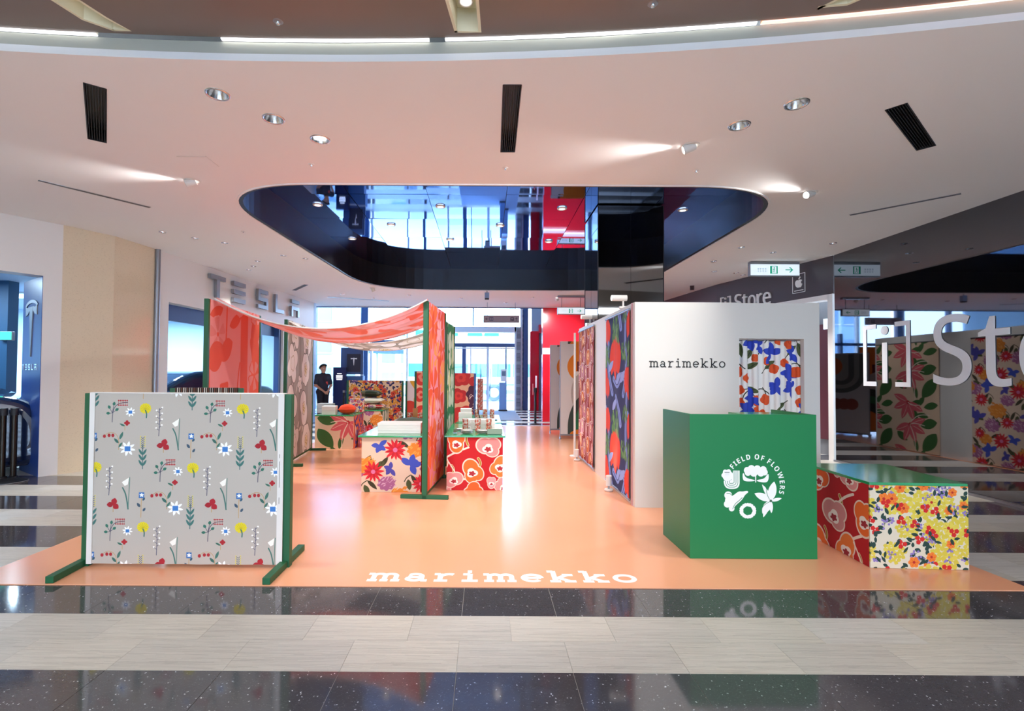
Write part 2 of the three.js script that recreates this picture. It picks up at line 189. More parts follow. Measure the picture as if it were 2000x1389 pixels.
const tLace = cloth(768, 0.62, 0.95, '#8c231d', (r, H) => {
  for (let i = 0; i < 22; i++) { const x = r() * 100, y = r() * H; blob(x, y, 5 + r() * 4, 7 + r() * 5, 5, .22, i % 3 ? '#a8626a' : '#751a18', r()); }
  for (const [x, y, k] of [[32, 28, 0], [60, 62, 1], [34, 104, 0], [78, 18, 2], [84, 116, 1], [8, 70, 2], [62, 140, 0]]) { smooth(blobPts(x, y, 15, 22, 2, .1, 0), true); fill(['#c9692f', '#bd7c88', '#b56a7a'][k]); outline(blobPts(x, y, 16, 23, 2, .1), 2, '#d9bfb2'); blob(x, y - 3, 6, 10, 5, .2, '#e9c9a0'); dot(x, y, 2.2, '#6d1d22'); line([[x - 14, y + 20], [x, y + 30], [x + 14, y + 20]], 2, '#d9bfb2'); }
});
const tBlue = cloth(768, 1.1, 1.2, '#2b3563', (r, H) => {
  for (const p of [[[0, 20], [20, 40], [14, 74], [34, 109]], [[96, 0], [84, 40], [98, 74], [80, 109]], [[40, 92], [60, 104], [74, 84], [92, 96]], [[50, 4], [64, 14], [70, 34]]]) { line(p, 8, '#7e97dd'); line(p, 1, '#20295a'); }
  for (const [x, y, s] of [[48, 60, 24], [10, 30, 15], [100, 90, 15], [12, 100, 12]]) { for (const [a, l] of [[-.5, 1], [0, 1.1], [.5, 1]]) leaf(x - a * s * .5, y - s * .8, s * 2 * l, s * 1.1, PI / 2 + a * .35, '#dd4028', a * .1); line([[x, y - s * .5], [x + 2, y + s]], .9, '#a82a20'); }
  for (const [x, y, s] of [[46, 30, 20], [12, 62, 16], [84, 60, 14], [88, 18, 12]]) { for (let i = 0; i < 30; i++) leaf(x + (r() - .5) * s * 1.5, y + (r() - .6) * s * 1.3, s * .7, s * .22, PI / 2 + (r() - .5) * 1.1, ['#4f7f4c', '#6d9a66', '#3f6d43'][i % 3]); }
  for (const [x, y] of [[34, 20], [54, 98], [70, 96], [20, 84]]) leaf(x, y, 22, 10, -.9, '#93a9e6', .25);
});
const tCurtain = cloth(1024, 0.9, 1.0, '#ece9e4', (r, H) => {
  for (const [x, y, a] of [[58, 52, -.9], [64, 58, -1.9], [88, 24, 2.3], [22, 6, .1], [54, 92, -.7], [10, 58, 1.2], [40, 84, 2.6], [92, 74, -.8], [32, 66, 2]]) { leaf(x, y, 20, 8, a, '#4d5a33', .15); line([[x - 6 * Math.cos(a), y - 6 * Math.sin(a) + 2], [x, y], [x + 14 * Math.cos(a), y + 14 * Math.sin(a)]], 1, '#2f3526'); }
  for (const [x, y] of [[24, 14], [48, 12], [86, 40], [52, 74], [6, 90]]) { line([[x - 10, y + 12], [x - 8, y - 2], [x + 2, y - 7], [x + 12, y + 2]], 1.2, '#2f3526'); line([[x + 2, y - 7], [x + 8, y - 2], [x + 6, y + 10]], 1.1, '#2f3526'); }
  for (const [x, y, s] of [[12, 8, 5.5], [12, 24, 5.5], [54, 20, 6.5], [38, 22, 6.5], [40, 34, 5.5], [50, 40, 6.5], [84, 48, 6], [76, 56, 5], [94, 60, 6], [8, 96, 7], [22, 104, 6], [58, 82, 5.5], [70, 92, 6], [36, 78, 5], [88, 84, 5]]) { blob(x, y, s, s * 1.05, 4, .12, '#dd5426', x); line([[x - s * .2, y - s * .7], [x, y]], .5, '#a8381a'); }
  for (const [x, y, s, a] of [[22, 34, 14, 2.6], [32, 18, 15, .6], [74, 4, 13, 1], [98, 6, 12, 1.6], [30, 54, 16, .1], [66, 72, 15, 2.2], [96, 96, 13, .5], [2, 72, 12, 1], [46, 62, 10, 1.3]]) triPetal(x, y, s, '#2f46b8', a);
}, 3);
const tMug = smallFlowers(5, 256, 0.12, 0.12, '#d9d2c4', { n: 3, leaf: '#2b2620', mass: '#c7413a', mass2: '#cf7a48', tiny: '#5d5248', flower: '#c4483c', core: '#3a2420', berry: '#b03a34' });
function poster(px, w, h, bg, draw) { const ph = Math.round(px * h / w), [c, x] = canvas(px, ph, bg); X = x; x.setTransform(px / 100, 0, 0, px / 100, 0, 0); draw(100 * h / w); return texture(c, w, h); }
const arches = (cols) => (H) => { X.translate(-30, 0);                                         // plain clouds, half discs and arches, in the colours of the banners
  for (const [x, y, s] of [[82, 8, 27], [74, 44, 31], [114, 30, 34], [112, 60, 34]]) dot(x, y, s, cols[0], s * .95);
  X.fillStyle = cols[3]; X.fillRect(62, 34, 34, 22); for (const x of [62, 71, 80]) dot(x, 58, 5, '#f3ece4');
  dot(84, H * .55, 34, cols[4], 46); for (const [k, c] of [[60, cols[1]], [48, cols[2]], [36, cols[1]], [22, cols[0]]]) { X.beginPath(); X.ellipse(104, H * .92, k, k * 1.25, 0, PI, 2 * PI); X.lineTo(104 + k, H); X.lineTo(104 - k, H); fill(c); } dot(92, H, 44, cols[0], 12);
};
const tArch = poster(512, 1.2, 2.1, '#d9d6d2', arches(['#e8862a', '#3d4a45', '#2f7d55', '#6d2b2e', '#bdb6b0']));
const tBand = poster(512, 1.2, 2.1, '#cfcac6', (H) => { for (const [k, c] of [[44, '#6d6f68'], [34, '#a3a198'], [25, '#6d6f68'], [15, '#a3a198']]) { X.fillStyle = c; X.fillRect(50 - k, 8, 2 * k, 44); X.beginPath(); X.ellipse(50, 52, k, k * .9, 0, 0, PI); fill(c); } for (const [x, y] of [[66, 34], [84, 30], [78, 46]]) dot(x, y, 20, '#d9713a'); for (let i = 0; i < 4; i++) dot(30 + i * 14, H * .66, 12, '#a5564a'); });
const tSwirl = poster(256, 0.6, 1.3, '#ece7e2', (H) => { smooth([[0, 0], [60, 0], [90, 40], [60, 80], [96, 120], [120, 160], [60, 150], [20, 90], [40, 50]], true); fill('#e6b23a'); dot(10, 120, 34, '#d9493a'); smooth([[0, 170], [60, 190], [120, 150], [120, 230], [0, 230]], true); fill('#e6b23a'); });
const bouquet = (bg, a, b, c, d) => poster(384, 0.8, 1.45, bg, (H) => { const r = rand(9); for (const [x, y, s] of [[20, 12, 26], [70, 26, 28], [14, 62, 22], [90, 74, 24], [28, 116, 30], [80, 140, 26], [40, 170, 24]]) { blob(x, y, s, s * .9, 5, .15, a, x); blob(x, y, s * .55, s * .5, 5, .15, b, x); dot(x, y, s * .2, a); } for (const [x, y] of [[58, 58], [66, 84], [46, 150]]) { blob(x, y, 22, 26, 7, .14, c, y); for (let i = 0; i < 8; i++) outline(blobPts(x + (r() - .5) * 26, y + (r() - .5) * 32, 4, 4, 4, .2), 1, d); } for (let i = 0; i < 6; i++) leaf(r() * 100, 60 + r() * 110, 24, 11, 1.2 + r(), '#3f5f3c'); });
const tBouquet = bouquet('#e8bd9a', '#cf3a36', '#e58a78', '#7d5f9c', '#5c447e'), tDarkRed = bouquet('#d6a98a', '#b32c30', '#cf3f3a', '#4a2440', '#e9d9d0');
const tStripe = cloth(256, .2, .2, '#26241f', (r, H) => { for (let i = 0; i < 10; i++) { X.fillStyle = i % 3 ? '#d9d5cc' : '#7a4a3a'; X.fillRect(i * 10 + r() * 3, -1, 2 + r() * 3, H + 2); } });
const M = { stripe: fabric(tStripe, 'striped_cloth'),
  meadow: fabric(tMeadow, 'meadow_cloth'), coral: fabric(tCoral, 'coral_cloth'), orange: fabric(tOrange, 'orange_cloth'), grey: fabric(tGrey, 'grey_cloth'), green: fabric(tGreen, 'green_cloth'), daisy: fabric(tDaisy, 'daisy_cloth'),
  poppy: fabric(tPoppy, 'poppy_cloth'), small: fabric(tSmall, 'small_flower_cloth'), autumn: fabric(tAutumn, 'autumn_cloth'), leaf: fabric(tLeaf, 'leaf_cloth'), plum: fabric(tPlum, 'plum_cloth'), lace: fabric(tLace, 'lace_cloth'), blue: fabric(tBlue, 'blue_cloth'),
  curtain: fabric(tCurtain, 'curtain_cloth'), mug: new THREE.MeshPhysicalMaterial({ map: tMug, roughness: .2 }), arch: fabric(tArch, 'arch_banner'), band: fabric(tBand, 'band_banner'), swirl: fabric(tSwirl, 'swirl_banner'), bouquet: fabric(tBouquet, 'bouquet_cloth'), darkRed: fabric(tDarkRed, 'dark_red_cloth'),
  greenPaint: paint(0x147a45, 0.42), greenFrame: paint(0x195a37, 0.5), greenTop: paint(0x2f9a62, 0.13, { ior: 1.75 }), white: paint(0xd8d6d0, 0.55), ceiling: paint(0xefedea, 0.9), brown: paint(0x7d6c63, 0.32), cream: paint(0xe6dfc0, 0.7),
  black: paint(0x14151a, 0.4), dark: paint(0x24262c, 0.55), chrome: new THREE.MeshStandardMaterial({ color: 0xd5d7da, metalness: 1, roughness: 0.18 }), steel: new THREE.MeshStandardMaterial({ color: 0x94979d, metalness: 0.8, roughness: 0.4 }),
  selvedge: paint(0xdedbd6, 0.85), box: paint(0xe3e1dc, 0.7), red: paint(0xd81c30, 0.18), blueFrame: paint(0x2f4f86, 0.4), paleFrame: paint(0xd8e4ee, 0.4), mirror: new THREE.MeshStandardMaterial({ color: 0x84a8e0, metalness: 1, roughness: 0.03 }),
  darkGlass: new THREE.MeshStandardMaterial({ color: 0x4c5a7c, metalness: .6, roughness: 0.04 }), blackGlass: new THREE.MeshStandardMaterial({ color: 0x6d6e74, metalness: 1, roughness: 0.025 }), column: new THREE.MeshStandardMaterial({ color: 0x8b8d90, metalness: 1, roughness: 0.03 }),
  glass: new THREE.MeshPhysicalMaterial({ color: 0xe9f4ff, transmission: 1, thickness: 0, roughness: 0, ior: 1.5 }), letterWhite: paint(0xf2f2f0, 0.6), letterBlack: paint(0x121212, 0.5), led: (k, c = NEUTRAL) => new THREE.MeshStandardMaterial({ color: 0xffffff, emissive: c, emissiveIntensity: k }),
};

// ---------------------------------------------------------------- stone and paint textures (grain only)
const tGranite = (() => { const [c, x] = canvas(1024, 1024, '#48464a'); const r = rand(21); for (let i = 0; i < 16000; i++) { const v = 56 + r() * 36; x.fillStyle = `rgba(${v},${v},${v + 5},.5)`; x.fillRect(r() * 1024, r() * 1024, 2 + r() * 9, 1 + r() * 2); } for (let i = 0; i < 5200; i++) { const v = 95 + r() * 80; x.fillStyle = `rgba(${v},${v},${v},${.35 + r() * .5})`; const s = r() < .96 ? 1 + r() * 1.3 : 2.4 + r() * 3; x.fillRect(r() * 1024, r() * 1024, s * (.8 + r()), s * .8); } for (let i = 0; i < 420; i++) { x.fillStyle = `rgba(225,228,232,${.5 + r() * .5})`; const s = 1.2 + r() * 3.2; x.beginPath(); x.ellipse(r() * 1024, r() * 1024, s, s * .6, r() * 3, 0, 2 * PI); x.fill(); } return texture(c, 1.2, 1.2); })();
const tLimestone = (() => { const [c, x] = canvas(1024, 1024, '#c4c1ba'); const r = rand(8); for (let i = 0; i < 2600; i++) { const y = r() * 1024, X0 = r() * 1024, L = 40 + r() * 260, v = r() < .55 ? 120 + r() * 40 : 200 + r() * 30; x.strokeStyle = `rgba(${v},${v - 2},${v - 9},${.06 + r() * .12})`; x.lineWidth = .8 + r() * 5; x.beginPath(); x.moveTo(X0, y); x.bezierCurveTo(X0 + L * .3, y + r() * 16 - 8, X0 + L * .6, y + r() * 16 - 8, X0 + L, y + r() * 24 - 12); x.stroke(); } for (let i = 0; i < 5000; i++) { const v = 130 + r() * 70; x.fillStyle = `rgba(${v},${v - 6},${v - 16},.25)`; x.fillRect(r() * 1024, r() * 1024, 1 + r() * 5, 1); } return texture(c, 1.5, 1.5); })();
const tTravertine = (() => { const [c, x] = canvas(512, 512, '#dccdb0'); const r = rand(5); for (let i = 0; i < 5000; i++) { const v = r(); x.fillStyle = v < .5 ? `rgba(150,128,100,${r() * .22})` : `rgba(228,212,184,${r() * .25})`; x.fillRect(r() * 512, r() * 512, 1 + r() * 8, 1 + r() * 3); } return texture(c, 1, 1); })();
const mGranite = new THREE.MeshPhysicalMaterial({ map: tGranite, roughness: .07, ior: 1.75 }), mLime = new THREE.MeshPhysicalMaterial({ map: tLimestone, roughness: .42, ior: 1.5 }), mGrout = paint(0xb9b6ae, .8);
const mStone = new THREE.MeshPhysicalMaterial({ map: tTravertine, roughness: .5 }), mStonePolished = new THREE.MeshPhysicalMaterial({ map: tTravertine, color: 0xffffff, roughness: .08, ior: 1.6 });
const mMat = new THREE.MeshPhysicalMaterial({ color: 0xeda882, roughness: .21, ior: 1.5 });

// ---------------------------------------------------------------- floor: a bed with stone tiles, dark and pale rows in turn
const TS = 0.5885, floor = struct('floor');
part('screed', bx(21, .2, 30, -2.5, -.1035, -7.2), mGrout, floor);
{
  const spots = [], r = rand(3), ca = [];
  const inMat = (x0, x1, z0, z1) => x0 > -3.66 && x1 < 3.85 && z1 < -3.58 && z0 > -14.6;
  for (let k = -16; k < 31; k++) {
    const dark = Math.abs(k % 2) === 1, z1 = -2.56 - k * TS;
    for (const [half, d] of dark ? [[0, TS]] : [[0, TS / 2], [1, TS / 2]]) for (let i = -22; i < 14; i++) {
      const x0 = -.137 + i * TS + (half ? TS * .5 : 0), zz = z1 - half * d;
      if (x0 < -12.4 || x0 > 6.6 || zz < -21.6) continue;
      const cx = x0 + TS / 2, cz = zz - d / 2, hidden = inMat(x0, x0 + TS, zz - d, zz), seen = cz < -1.9 && Math.abs(cx) < -cz * 1.12 + .4 && cx < 6.15 && cx > -6.9 && cz > -9.6;
      spots.push({ cx, cz, d, dark, hidden, size: seen && !hidden ? TS * d / (cz * cz * cz * -1) : 0 });
    }
  }
  spots.sort((a, b) => b.size - a.size);
  const variants = [[], []];
  for (const [j, d] of [[0, TS], [1, TS / 2]]) for (let v = 0; v < 6; v++) { const gap = j ? .0016 : .003, g = bx(TS - gap, .012, d - gap, 0, -.006, 0), uv = g.attributes.uv; const a = r(), b = r(); for (let i = 0; i < uv.count; i++) uv.setXY(i, uv.getX(i) + a, uv.getY(i) + b); variants[j].push(g); }
  const mLimes = [0xffffff, 0xf4f2ee, 0xfdfaf4].map((c) => { const m = mLime.clone(); m.color.set(c); return m; });
  const restD = [], restL = [];
  spots.forEach((s, i) => {
    const g = variants[s.dark ? 0 : 1][Math.floor(r() * 6)];
    if (i < 300 && s.size > 0) part(numbered('tile'), g, s.dark ? mGranite : mLimes[Math.floor(r() * 3)], floor, [s.cx, 0, s.cz]);
    else if (!s.hidden) (s.dark ? restD : restL).push(g.clone().translate(s.cx, 0, s.cz));
  });
  for (const [n, l, m] of [['dark_tiles', restD, mGranite], ['pale_tiles', restL, mLime]]) part(n, join(l), m, floor).userData.kind = 'stuff';
}
const mat = thing('floor_mat', 'peach coloured glossy vinyl floor covering under the whole fabric pop-up shop', 'mat');
part('sheet', bx(7.56, .005, 11.04, .09, .0035, -9.08), mMat, mat);
slabWord('marimekko', 1.97, .235, .0006, 'letter', M.letterWhite, mat, .82, (g) => g.rotateX(-PI / 2).translate(.13, .0062, -3.655));

// ---------------------------------------------------------------- outer walls and roof, closed all round
const C = 3.66;
struct('roof', bx(22, .2, 30, -2.5, 5.16, -7.2), M.ceiling);
{ // unseen glazed front behind the viewer, lights ceiling and fronts; polished stone mirrors it
  const o = struct('wall_back'), w = paint(0xd8cbb8, .8); part('wall_panel', [bx(4.6, 5.2, .2, -6.3, 2.5, 7.1), bx(3.6, 5.2, .2, 4.8, 2.5, 7.1)], w, o); part('lintel', bx(7, 1.9, .2, -.5, 4.15, 7.1), w, o); part('plinth', bx(7, .25, .2, -.5, .13, 7.1), w, o);
  for (let i = 0; i < 4; i++) part('glass_pane', bx(1.68, 2.9, .012, -3.12 + i * 1.75, 1.73, 7.1), M.glass, o); for (let i = 0; i < 5; i++) part('mullion', bx(.07, 2.95, .1, -4 + i * 1.75, 1.73, 7.1), M.blueFrame, o);
  part('pavement', bx(40, .2, 20, 0, -.12, 17.3), paint(0xc9ccd0, .9), o);
}
struct('wall_right_end', bx(.2, 5.2, 5.6, 5.0, 2.5, -18.7), paint(0xbfd0de, .6));
function wall(name, A, B, y0, y1, t, m, w = 0) { const o = struct(name), L = along(o, A, B); part('wall_panel', bx(L + w, y1 - y0, t, 0, (y0 + y1) / 2, -t / 2), m, o); return o; }
const A0 = [-8.33, -4.32], P80 = [-6.35, -7.17], B0 = [-6.225, -7.345], C0 = [-5.9, -7.93], D0 = [-5.8, -8.75], E0 = [-5.25, -15.3], mWallWhite = paint(0xe2dfda, .45);
const onDiag = (s) => [P80[0] - .571 * s, P80[1] + .82 * s];              // metres back from the portal edge along the slanted wall
wall('wall_left_front', [-8.33, 7], A0, 0, C, .2, mStone);
{ const o = struct('wall_left_portal'), L = along(o, A0, P80); part('lintel', bx(L, C - 2.875, .25, 0, (C + 2.875) / 2, -.125), mWallWhite, o); part('pier', bx(L - 2.1, 2.875, .25, -1.05, 2.875 / 2, -.125), mWallWhite, o); }
{ const o = struct('wall_left_pilaster'), L = along(o, P80, B0); part('wall_panel', bx(L, C, .25, 0, C / 2, -.125), mWallWhite, o); }
wall('wall_left_stone', B0, C0, 0, C, .2, mStone);
wall('wall_left_polished', C0, D0, 0, C, .2, mStonePolished);
{ const o = struct('wall_left_store'), L = along(o, D0, E0), head = 2.78; // white shop wall with a long window opening
  part('lintel', bx(L, C - head, .25, 0, (C + head) / 2, -.125), mWallWhite, o); part('pier', bx(.36, head, .25, -L / 2 + .18, head / 2, -.125), mWallWhite, o); part('pier', bx(1.9, head, .25, L / 2 - .95, head / 2, -.125), mWallWhite, o);
  for (const s of [-1.1, .35, 1.3]) part('mullion', rb(.12, head, .14, .01, s, head / 2, -.12), M.blueFrame, o);
  part('window_header', bx(4.3, .3, .06, -.78, head - .16, -.2), M.blueFrame, o);
  part('corner_post', cyl(.045, .045, C, -L / 2 + .03, C / 2, .03), M.steel, o);
}
{ // blue jamb of the portal, with an emblem
  const o = struct('door_1'), a = [P80[0] - .01, P80[1]], b = [a[0] - .82 * .9, a[1] - .571 * .9], L = along(o, b, a);
  const g = part('jamb', bx(L, 2.87, .08, 0, 1.435, -.04), paint(0x2d4c96, .3), o);
  const em = [...arc(0, .0, .3, .11, 160, 20, 10)];
  part('emblem', [ribbon(em, .045, .01).translate(0, 2.43, 0), ribbon([[-.27, .02], [-.17, .02], [-.08, .06]].map((p) => [p[0], p[1] + 2.38]), [.14, .05], .012), ribbon([[.27, .02], [.17, .02], [.08, .06]].map((p) => [p[0], p[1] + 2.38]), [.14, .05], .012), ribbon([[0, 2.46], [0, 1.72]], [.17, .02], .014)], M.steel, g);
  const tesla = teslaLetters(.09); tesla.forEach((q, i) => part('letter', q.translate((i - 2) * .15 - .03, 1.52, 0), M.chrome, g));
}
function teslaLetters(s) { // spaced sans capitals made of bars
  const w = .2, d = s * .14, bar = (p, ww = w) => ribbon(p.map((q) => [q[0] * s, q[1] * s]), ww * s, d);
  return [[bar([[-.55, .9], [.55, .9]]), bar([[0, .9], [0, 0]], .22)], [bar([[-.5, .9], [.5, .9]]), bar([[-.5, .5], [.5, .5]]), bar([[-.5, .1], [.5, .1]])], [bar([[.5, .9], [-.4, .9], [-.4, .5], [.4, .5], [.4, .1], [-.5, .1]])], [bar([[-.4, 1], [-.4, .1], [.5, .1]])], [bar([[-.5, .9], [.5, .9]]), bar([[-.4, 0], [-.4, .5], [.4, .5], [.4, 0]])]].map((l) => join(l));
}
{ const o = thing('shop_sign', 'spaced metallic capital letters fixed on the white shop wall at left', 'sign'); const L = along(o, D0, E0);
  const z2s = (z) => (-z - 8.75) / 6.55 * L - L / 2;
  teslaLetters(.46).forEach((g, i) => part('letter', g.translate(z2s([-10.42, -11.2, -12.2, -13.02, -13.9][i]), 3.06, .03), M.steel, o));
}
// the car showroom behind the left wall
{ const sh = new THREE.Shape([[-12, -4.5], [-8.5, -4.5], [-6.62, -7.25], [-6.15, -8.05], [-6.06, -8.8], [-5.52, -15.2], [-12, -15.2]].map((p) => new THREE.Vector2(p[0], -p[1])));
  struct('ceiling_showroom', new THREE.ExtrudeGeometry(sh, { depth: .1, bevelEnabled: false }).rotateX(-PI / 2).translate(0, 3.1, 0), paint(0x9fb6d6, .7));
  struct('wall_showroom_back', bx(.2, 5.2, 12, -12.1, 2.5, -10), paint(0xbfe0f6, .6)); struct('wall_showroom_front', bx(4.2, 5.2, .2, -10.3, 2.5, -4.4), paint(0x4c7fc0, .5)); struct('wall_showroom_end', bx(6.7, 5.2, .2, -8.6, 2.5, -15.42), paint(0xbfdcf2, .6));
  const div = struct('wall_showroom_divider', bx(1.6, 3.1, .2, -9.2, 1.55, -8.9), paint(0x27547a, .5));
  for (const z of [-7.6, -10.4, -13]) { const t = thing('unseen_showroom_lamp', z > -8 ? 'unseen cool white panel lighting the showroom behind the blue portal' : z > -11 ? 'unseen cool white ceiling panel lighting the showroom above the dark car' : 'rearmost unseen cool white ceiling panel lighting the showroom', 'light', [-9.3, 3.09, z]); part('frame', rb(2.3, .04, .7, .01), M.white, t); part('diffuser', bx(2.2, .01, .6, 0, -.022, 0), M.led(1.1, COOL), t); const l = new THREE.RectAreaLight(COOL, LIGHT.store * (z > -8 ? .3 : 1), 2.2, .6); l.position.set(0, -.04, 0); l.rotation.x = -PI / 2; t.add(l); }  // panels out of view, placed to light the showroom interior
}
// the dark shop front on the right
{ const o = struct('wall_right_glass'); const n = 5; for (let i = 0; i < n; i++) { const z0 = 7 - i * 3.18, z1 = z0 - 3.172; part('glass_pane', bx(.06, C, z0 - z1, 6.23, C / 2, (z0 + z1) / 2), M.blackGlass, o); } part('sill', bx(.05, .03, 15.9, 6.185, .015, -.95), M.steel, o); part('backing', bx(.1, C, 15.9, 6.33, C / 2, -.95), M.black, o); }
const F0 = [6.2, -8.92], F1 = [5.47, -11.85], F2 = [5.0, -15.9], mFascia = paint(0x4d454b, .35);
{ const o = struct('wall_right_store'), L = along(o, F1, F0), top = 2.98;
  part('fascia', bx(L, C - top, .2, 0, (C + top) / 2, -.1), mFascia, o); part('pier', bx(1.0, top, .2, -L / 2 + .5, top / 2, -.1), mFascia, o); part('recess_wall', bx(L, top, .1, 0, top / 2, -.55), paint(0x8b9097, .5), o);
  part('door_frame', [bx(.1, top, .22, L / 2 - .06, top / 2, -.1), bx(L - 1.1, .09, .22, .47, top - .045, -.1), bx(.06, top, .2, -L / 2 + 1.05, top / 2, -.1)], M.letterWhite, o);
  part('wall_poster', bx(.5, 2.2, .03, L / 2 - .5, 1.4, -.47), paint(0x6f3a48, .5), o); part('light_box', bx(.34, .2, .05, L / 2 - .42, 2.5, -.45), M.led(.6, COOL), o);
}
wall('wall_right_far', F2, F1, 0, C, .2, mFascia);
const font = await new FontLoader().loadAsync('fonts/droid/droid_sans_regular.typeface.json');
function bracketWord(size, d) { // a bracketed word in plain sans, one geometry per letter
  const out = []; let x = 0; const bar = (l) => join(l.map((p) => ribbon(p.map((q) => [q[0] * size, q[1] * size]), .1 * size, d)));
  out.push(bar([[[.42, -.02], [.08, -.02], [.08, 1.28], [.42, 1.28]]]));
  out.push(join([ribbon([[.66 * size, 0], [.66 * size, .9 * size]], .14 * size, d), new THREE.CylinderGeometry(.1 * size, .1 * size, d, 20).rotateX(PI / 2).translate(.66 * size, 1.17 * size, d / 2)]));
  out.push(bar([[[.94, -.02], [1.28, -.02], [1.28, 1.28], [.94, 1.28]]])); x = 1.86 * size;
  for (const c of 'Store') { const g = new TextGeometry(c, { font, size: size * 1.33, depth: d, curveSegments: 6, bevelEnabled: false }); g.computeBoundingBox(); g.translate(x - g.boundingBox.min.x, 0, 0); out.push(g); x += g.boundingBox.max.x - g.boundingBox.min.x + .13 * size; }
  return out;
}
{ const o = thing('window_lettering', 'large white bracketed shop name across the dark reflecting glass front', 'sign', [6.195, 1.4, -8.24], -PI / 2); bracketWord(.7, .004).forEach((g) => part('letter', g, paint(0xe9eef4, .5), o)); }
{ const o = thing('fascia_sign', 'small pale bracketed shop name on the dark band above the white partition', 'sign'), L = along(o, F1, F0); bracketWord(.25, .03).forEach((g) => part('letter', g.translate(-L / 2 + .15, 2.99, .002), M.letterWhite, o)); }
{ const o = thing('emblem_plaque', 'square outlined plaque with white fruit emblem on the dark band', 'sign'), L = along(o, F1, F0), cx = L / 2 - .72, cy = 3.29;
  part('frame', [[[-.14, -.18], [.14, -.18]], [[.14, -.18], [.14, .18]], [[.14, .18], [-.14, .18]], [[-.14, .18], [-.14, -.18]]].map((p) => ribbon(p.map((q) => [q[0] + cx, q[1] + cy]), .008, .012)), M.letterWhite, o);
  const s = new THREE.Shape(); s.moveTo(0, .055); s.bezierCurveTo(.04, .075, .065, .06, .072, .045); s.bezierCurveTo(.04, .03, .045, -.01, .078, -.022); s.bezierCurveTo(.06, -.08, .04, -.095, 0, -.08); s.bezierCurveTo(-.04, -.095, -.075, -.05, -.078, 0); s.bezierCurveTo(-.08, .05, -.05, .075, 0, .055);
  part('emblem', [new THREE.ExtrudeGeometry(s, { depth: .012, bevelEnabled: false }).translate(cx, cy, 0), ribbon([[cx, cy + .075], [cx + .02, cy + .1], [cx + .035, cy + .12]], [.012, .03], .012), ribbon([[cx - .1, cy - .14], [cx + .1, cy - .14]], .014, .012)], M.letterWhite, o);
}
// ---------------------------------------------------------------- ceilings
const curveZ = (x) => -3.43 + .0227 * (x + 1.2) ** 2;
function rounded(corners) { // plan outline with rounded corners: [x, z, radius]
  const out = [], n = corners.length;
  corners.forEach(([x, z, r], i) => { const a = corners[(i + n - 1) % n], b = corners[(i + 1) % n], u = new THREE.Vector2(a[0] - x, a[1] - z).normalize(), v = new THREE.Vector2(b[0] - x, b[1] - z).normalize(); const P = [x + u.x * r, z + u.y * r], Q = [x + v.x * r, z + v.y * r]; for (let k = 0; k <= 14; k++) { const t = k / 14; out.push([(1 - t) ** 2 * P[0] + 2 * t * (1 - t) * x + t * t * Q[0], (1 - t) ** 2 * P[1] + 2 * t * (1 - t) * z + t * t * Q[1]]); } });
  return out;
}
const recess = rounded([[-3.3, -5.66, 1.35], [-3.0, -12.83, 1.9], [3.74, -12.83, 1.9], [3.7, -5.66, 1.35]]);
const BIG = [[-2.09, -3.844], [-1.813, -4.215], [2.457, -3.932], [2.178, -4.28]], LIT = [[-1.539, -4.583]];
const SMALL = [[-4.981, -7.67], [-4.682, -8.011], [-4.35, -8.3], [-3.725, -9.166], [-4.412, -9.643], [-4.707, -10.11], [-4.968, -10.466], [-3.4, -9.4], [4.287, -8.379], [5.012, -8.715], [4.291, -9.408], [5.622, -8.085], [4.723, -10.335], [5.249, -10.476], [5.5, -10.7], [-3.9, -13.6], [-3.2, -14.3], [-.7, -14.2], [1.3, -14.0], [-2.1, -13.72], [.6, -15.1]];
const VENTS = [[[-3.023, -3.71], [-2.895, -3.769], [-3.589, -4.682], [-3.69, -4.6]], [[.121, -3.69], [.255, -3.695], [.271, -4.825], [.137, -4.825]], [[3.226, -4.0], [3.31, -3.923], [4.198, -4.641], [4.091, -4.728]]];
const ceil = struct('ceiling');
const ventAt = (v) => { const a = mix(v[0], v[1], .5), b = mix(v[2], v[3], .5); return { c: mix(a, b, .5), L: Math.hypot(b[0] - a[0], b[1] - a[1]), turn: Math.atan2(b[0] - a[0], b[1] - a[1]) }; };
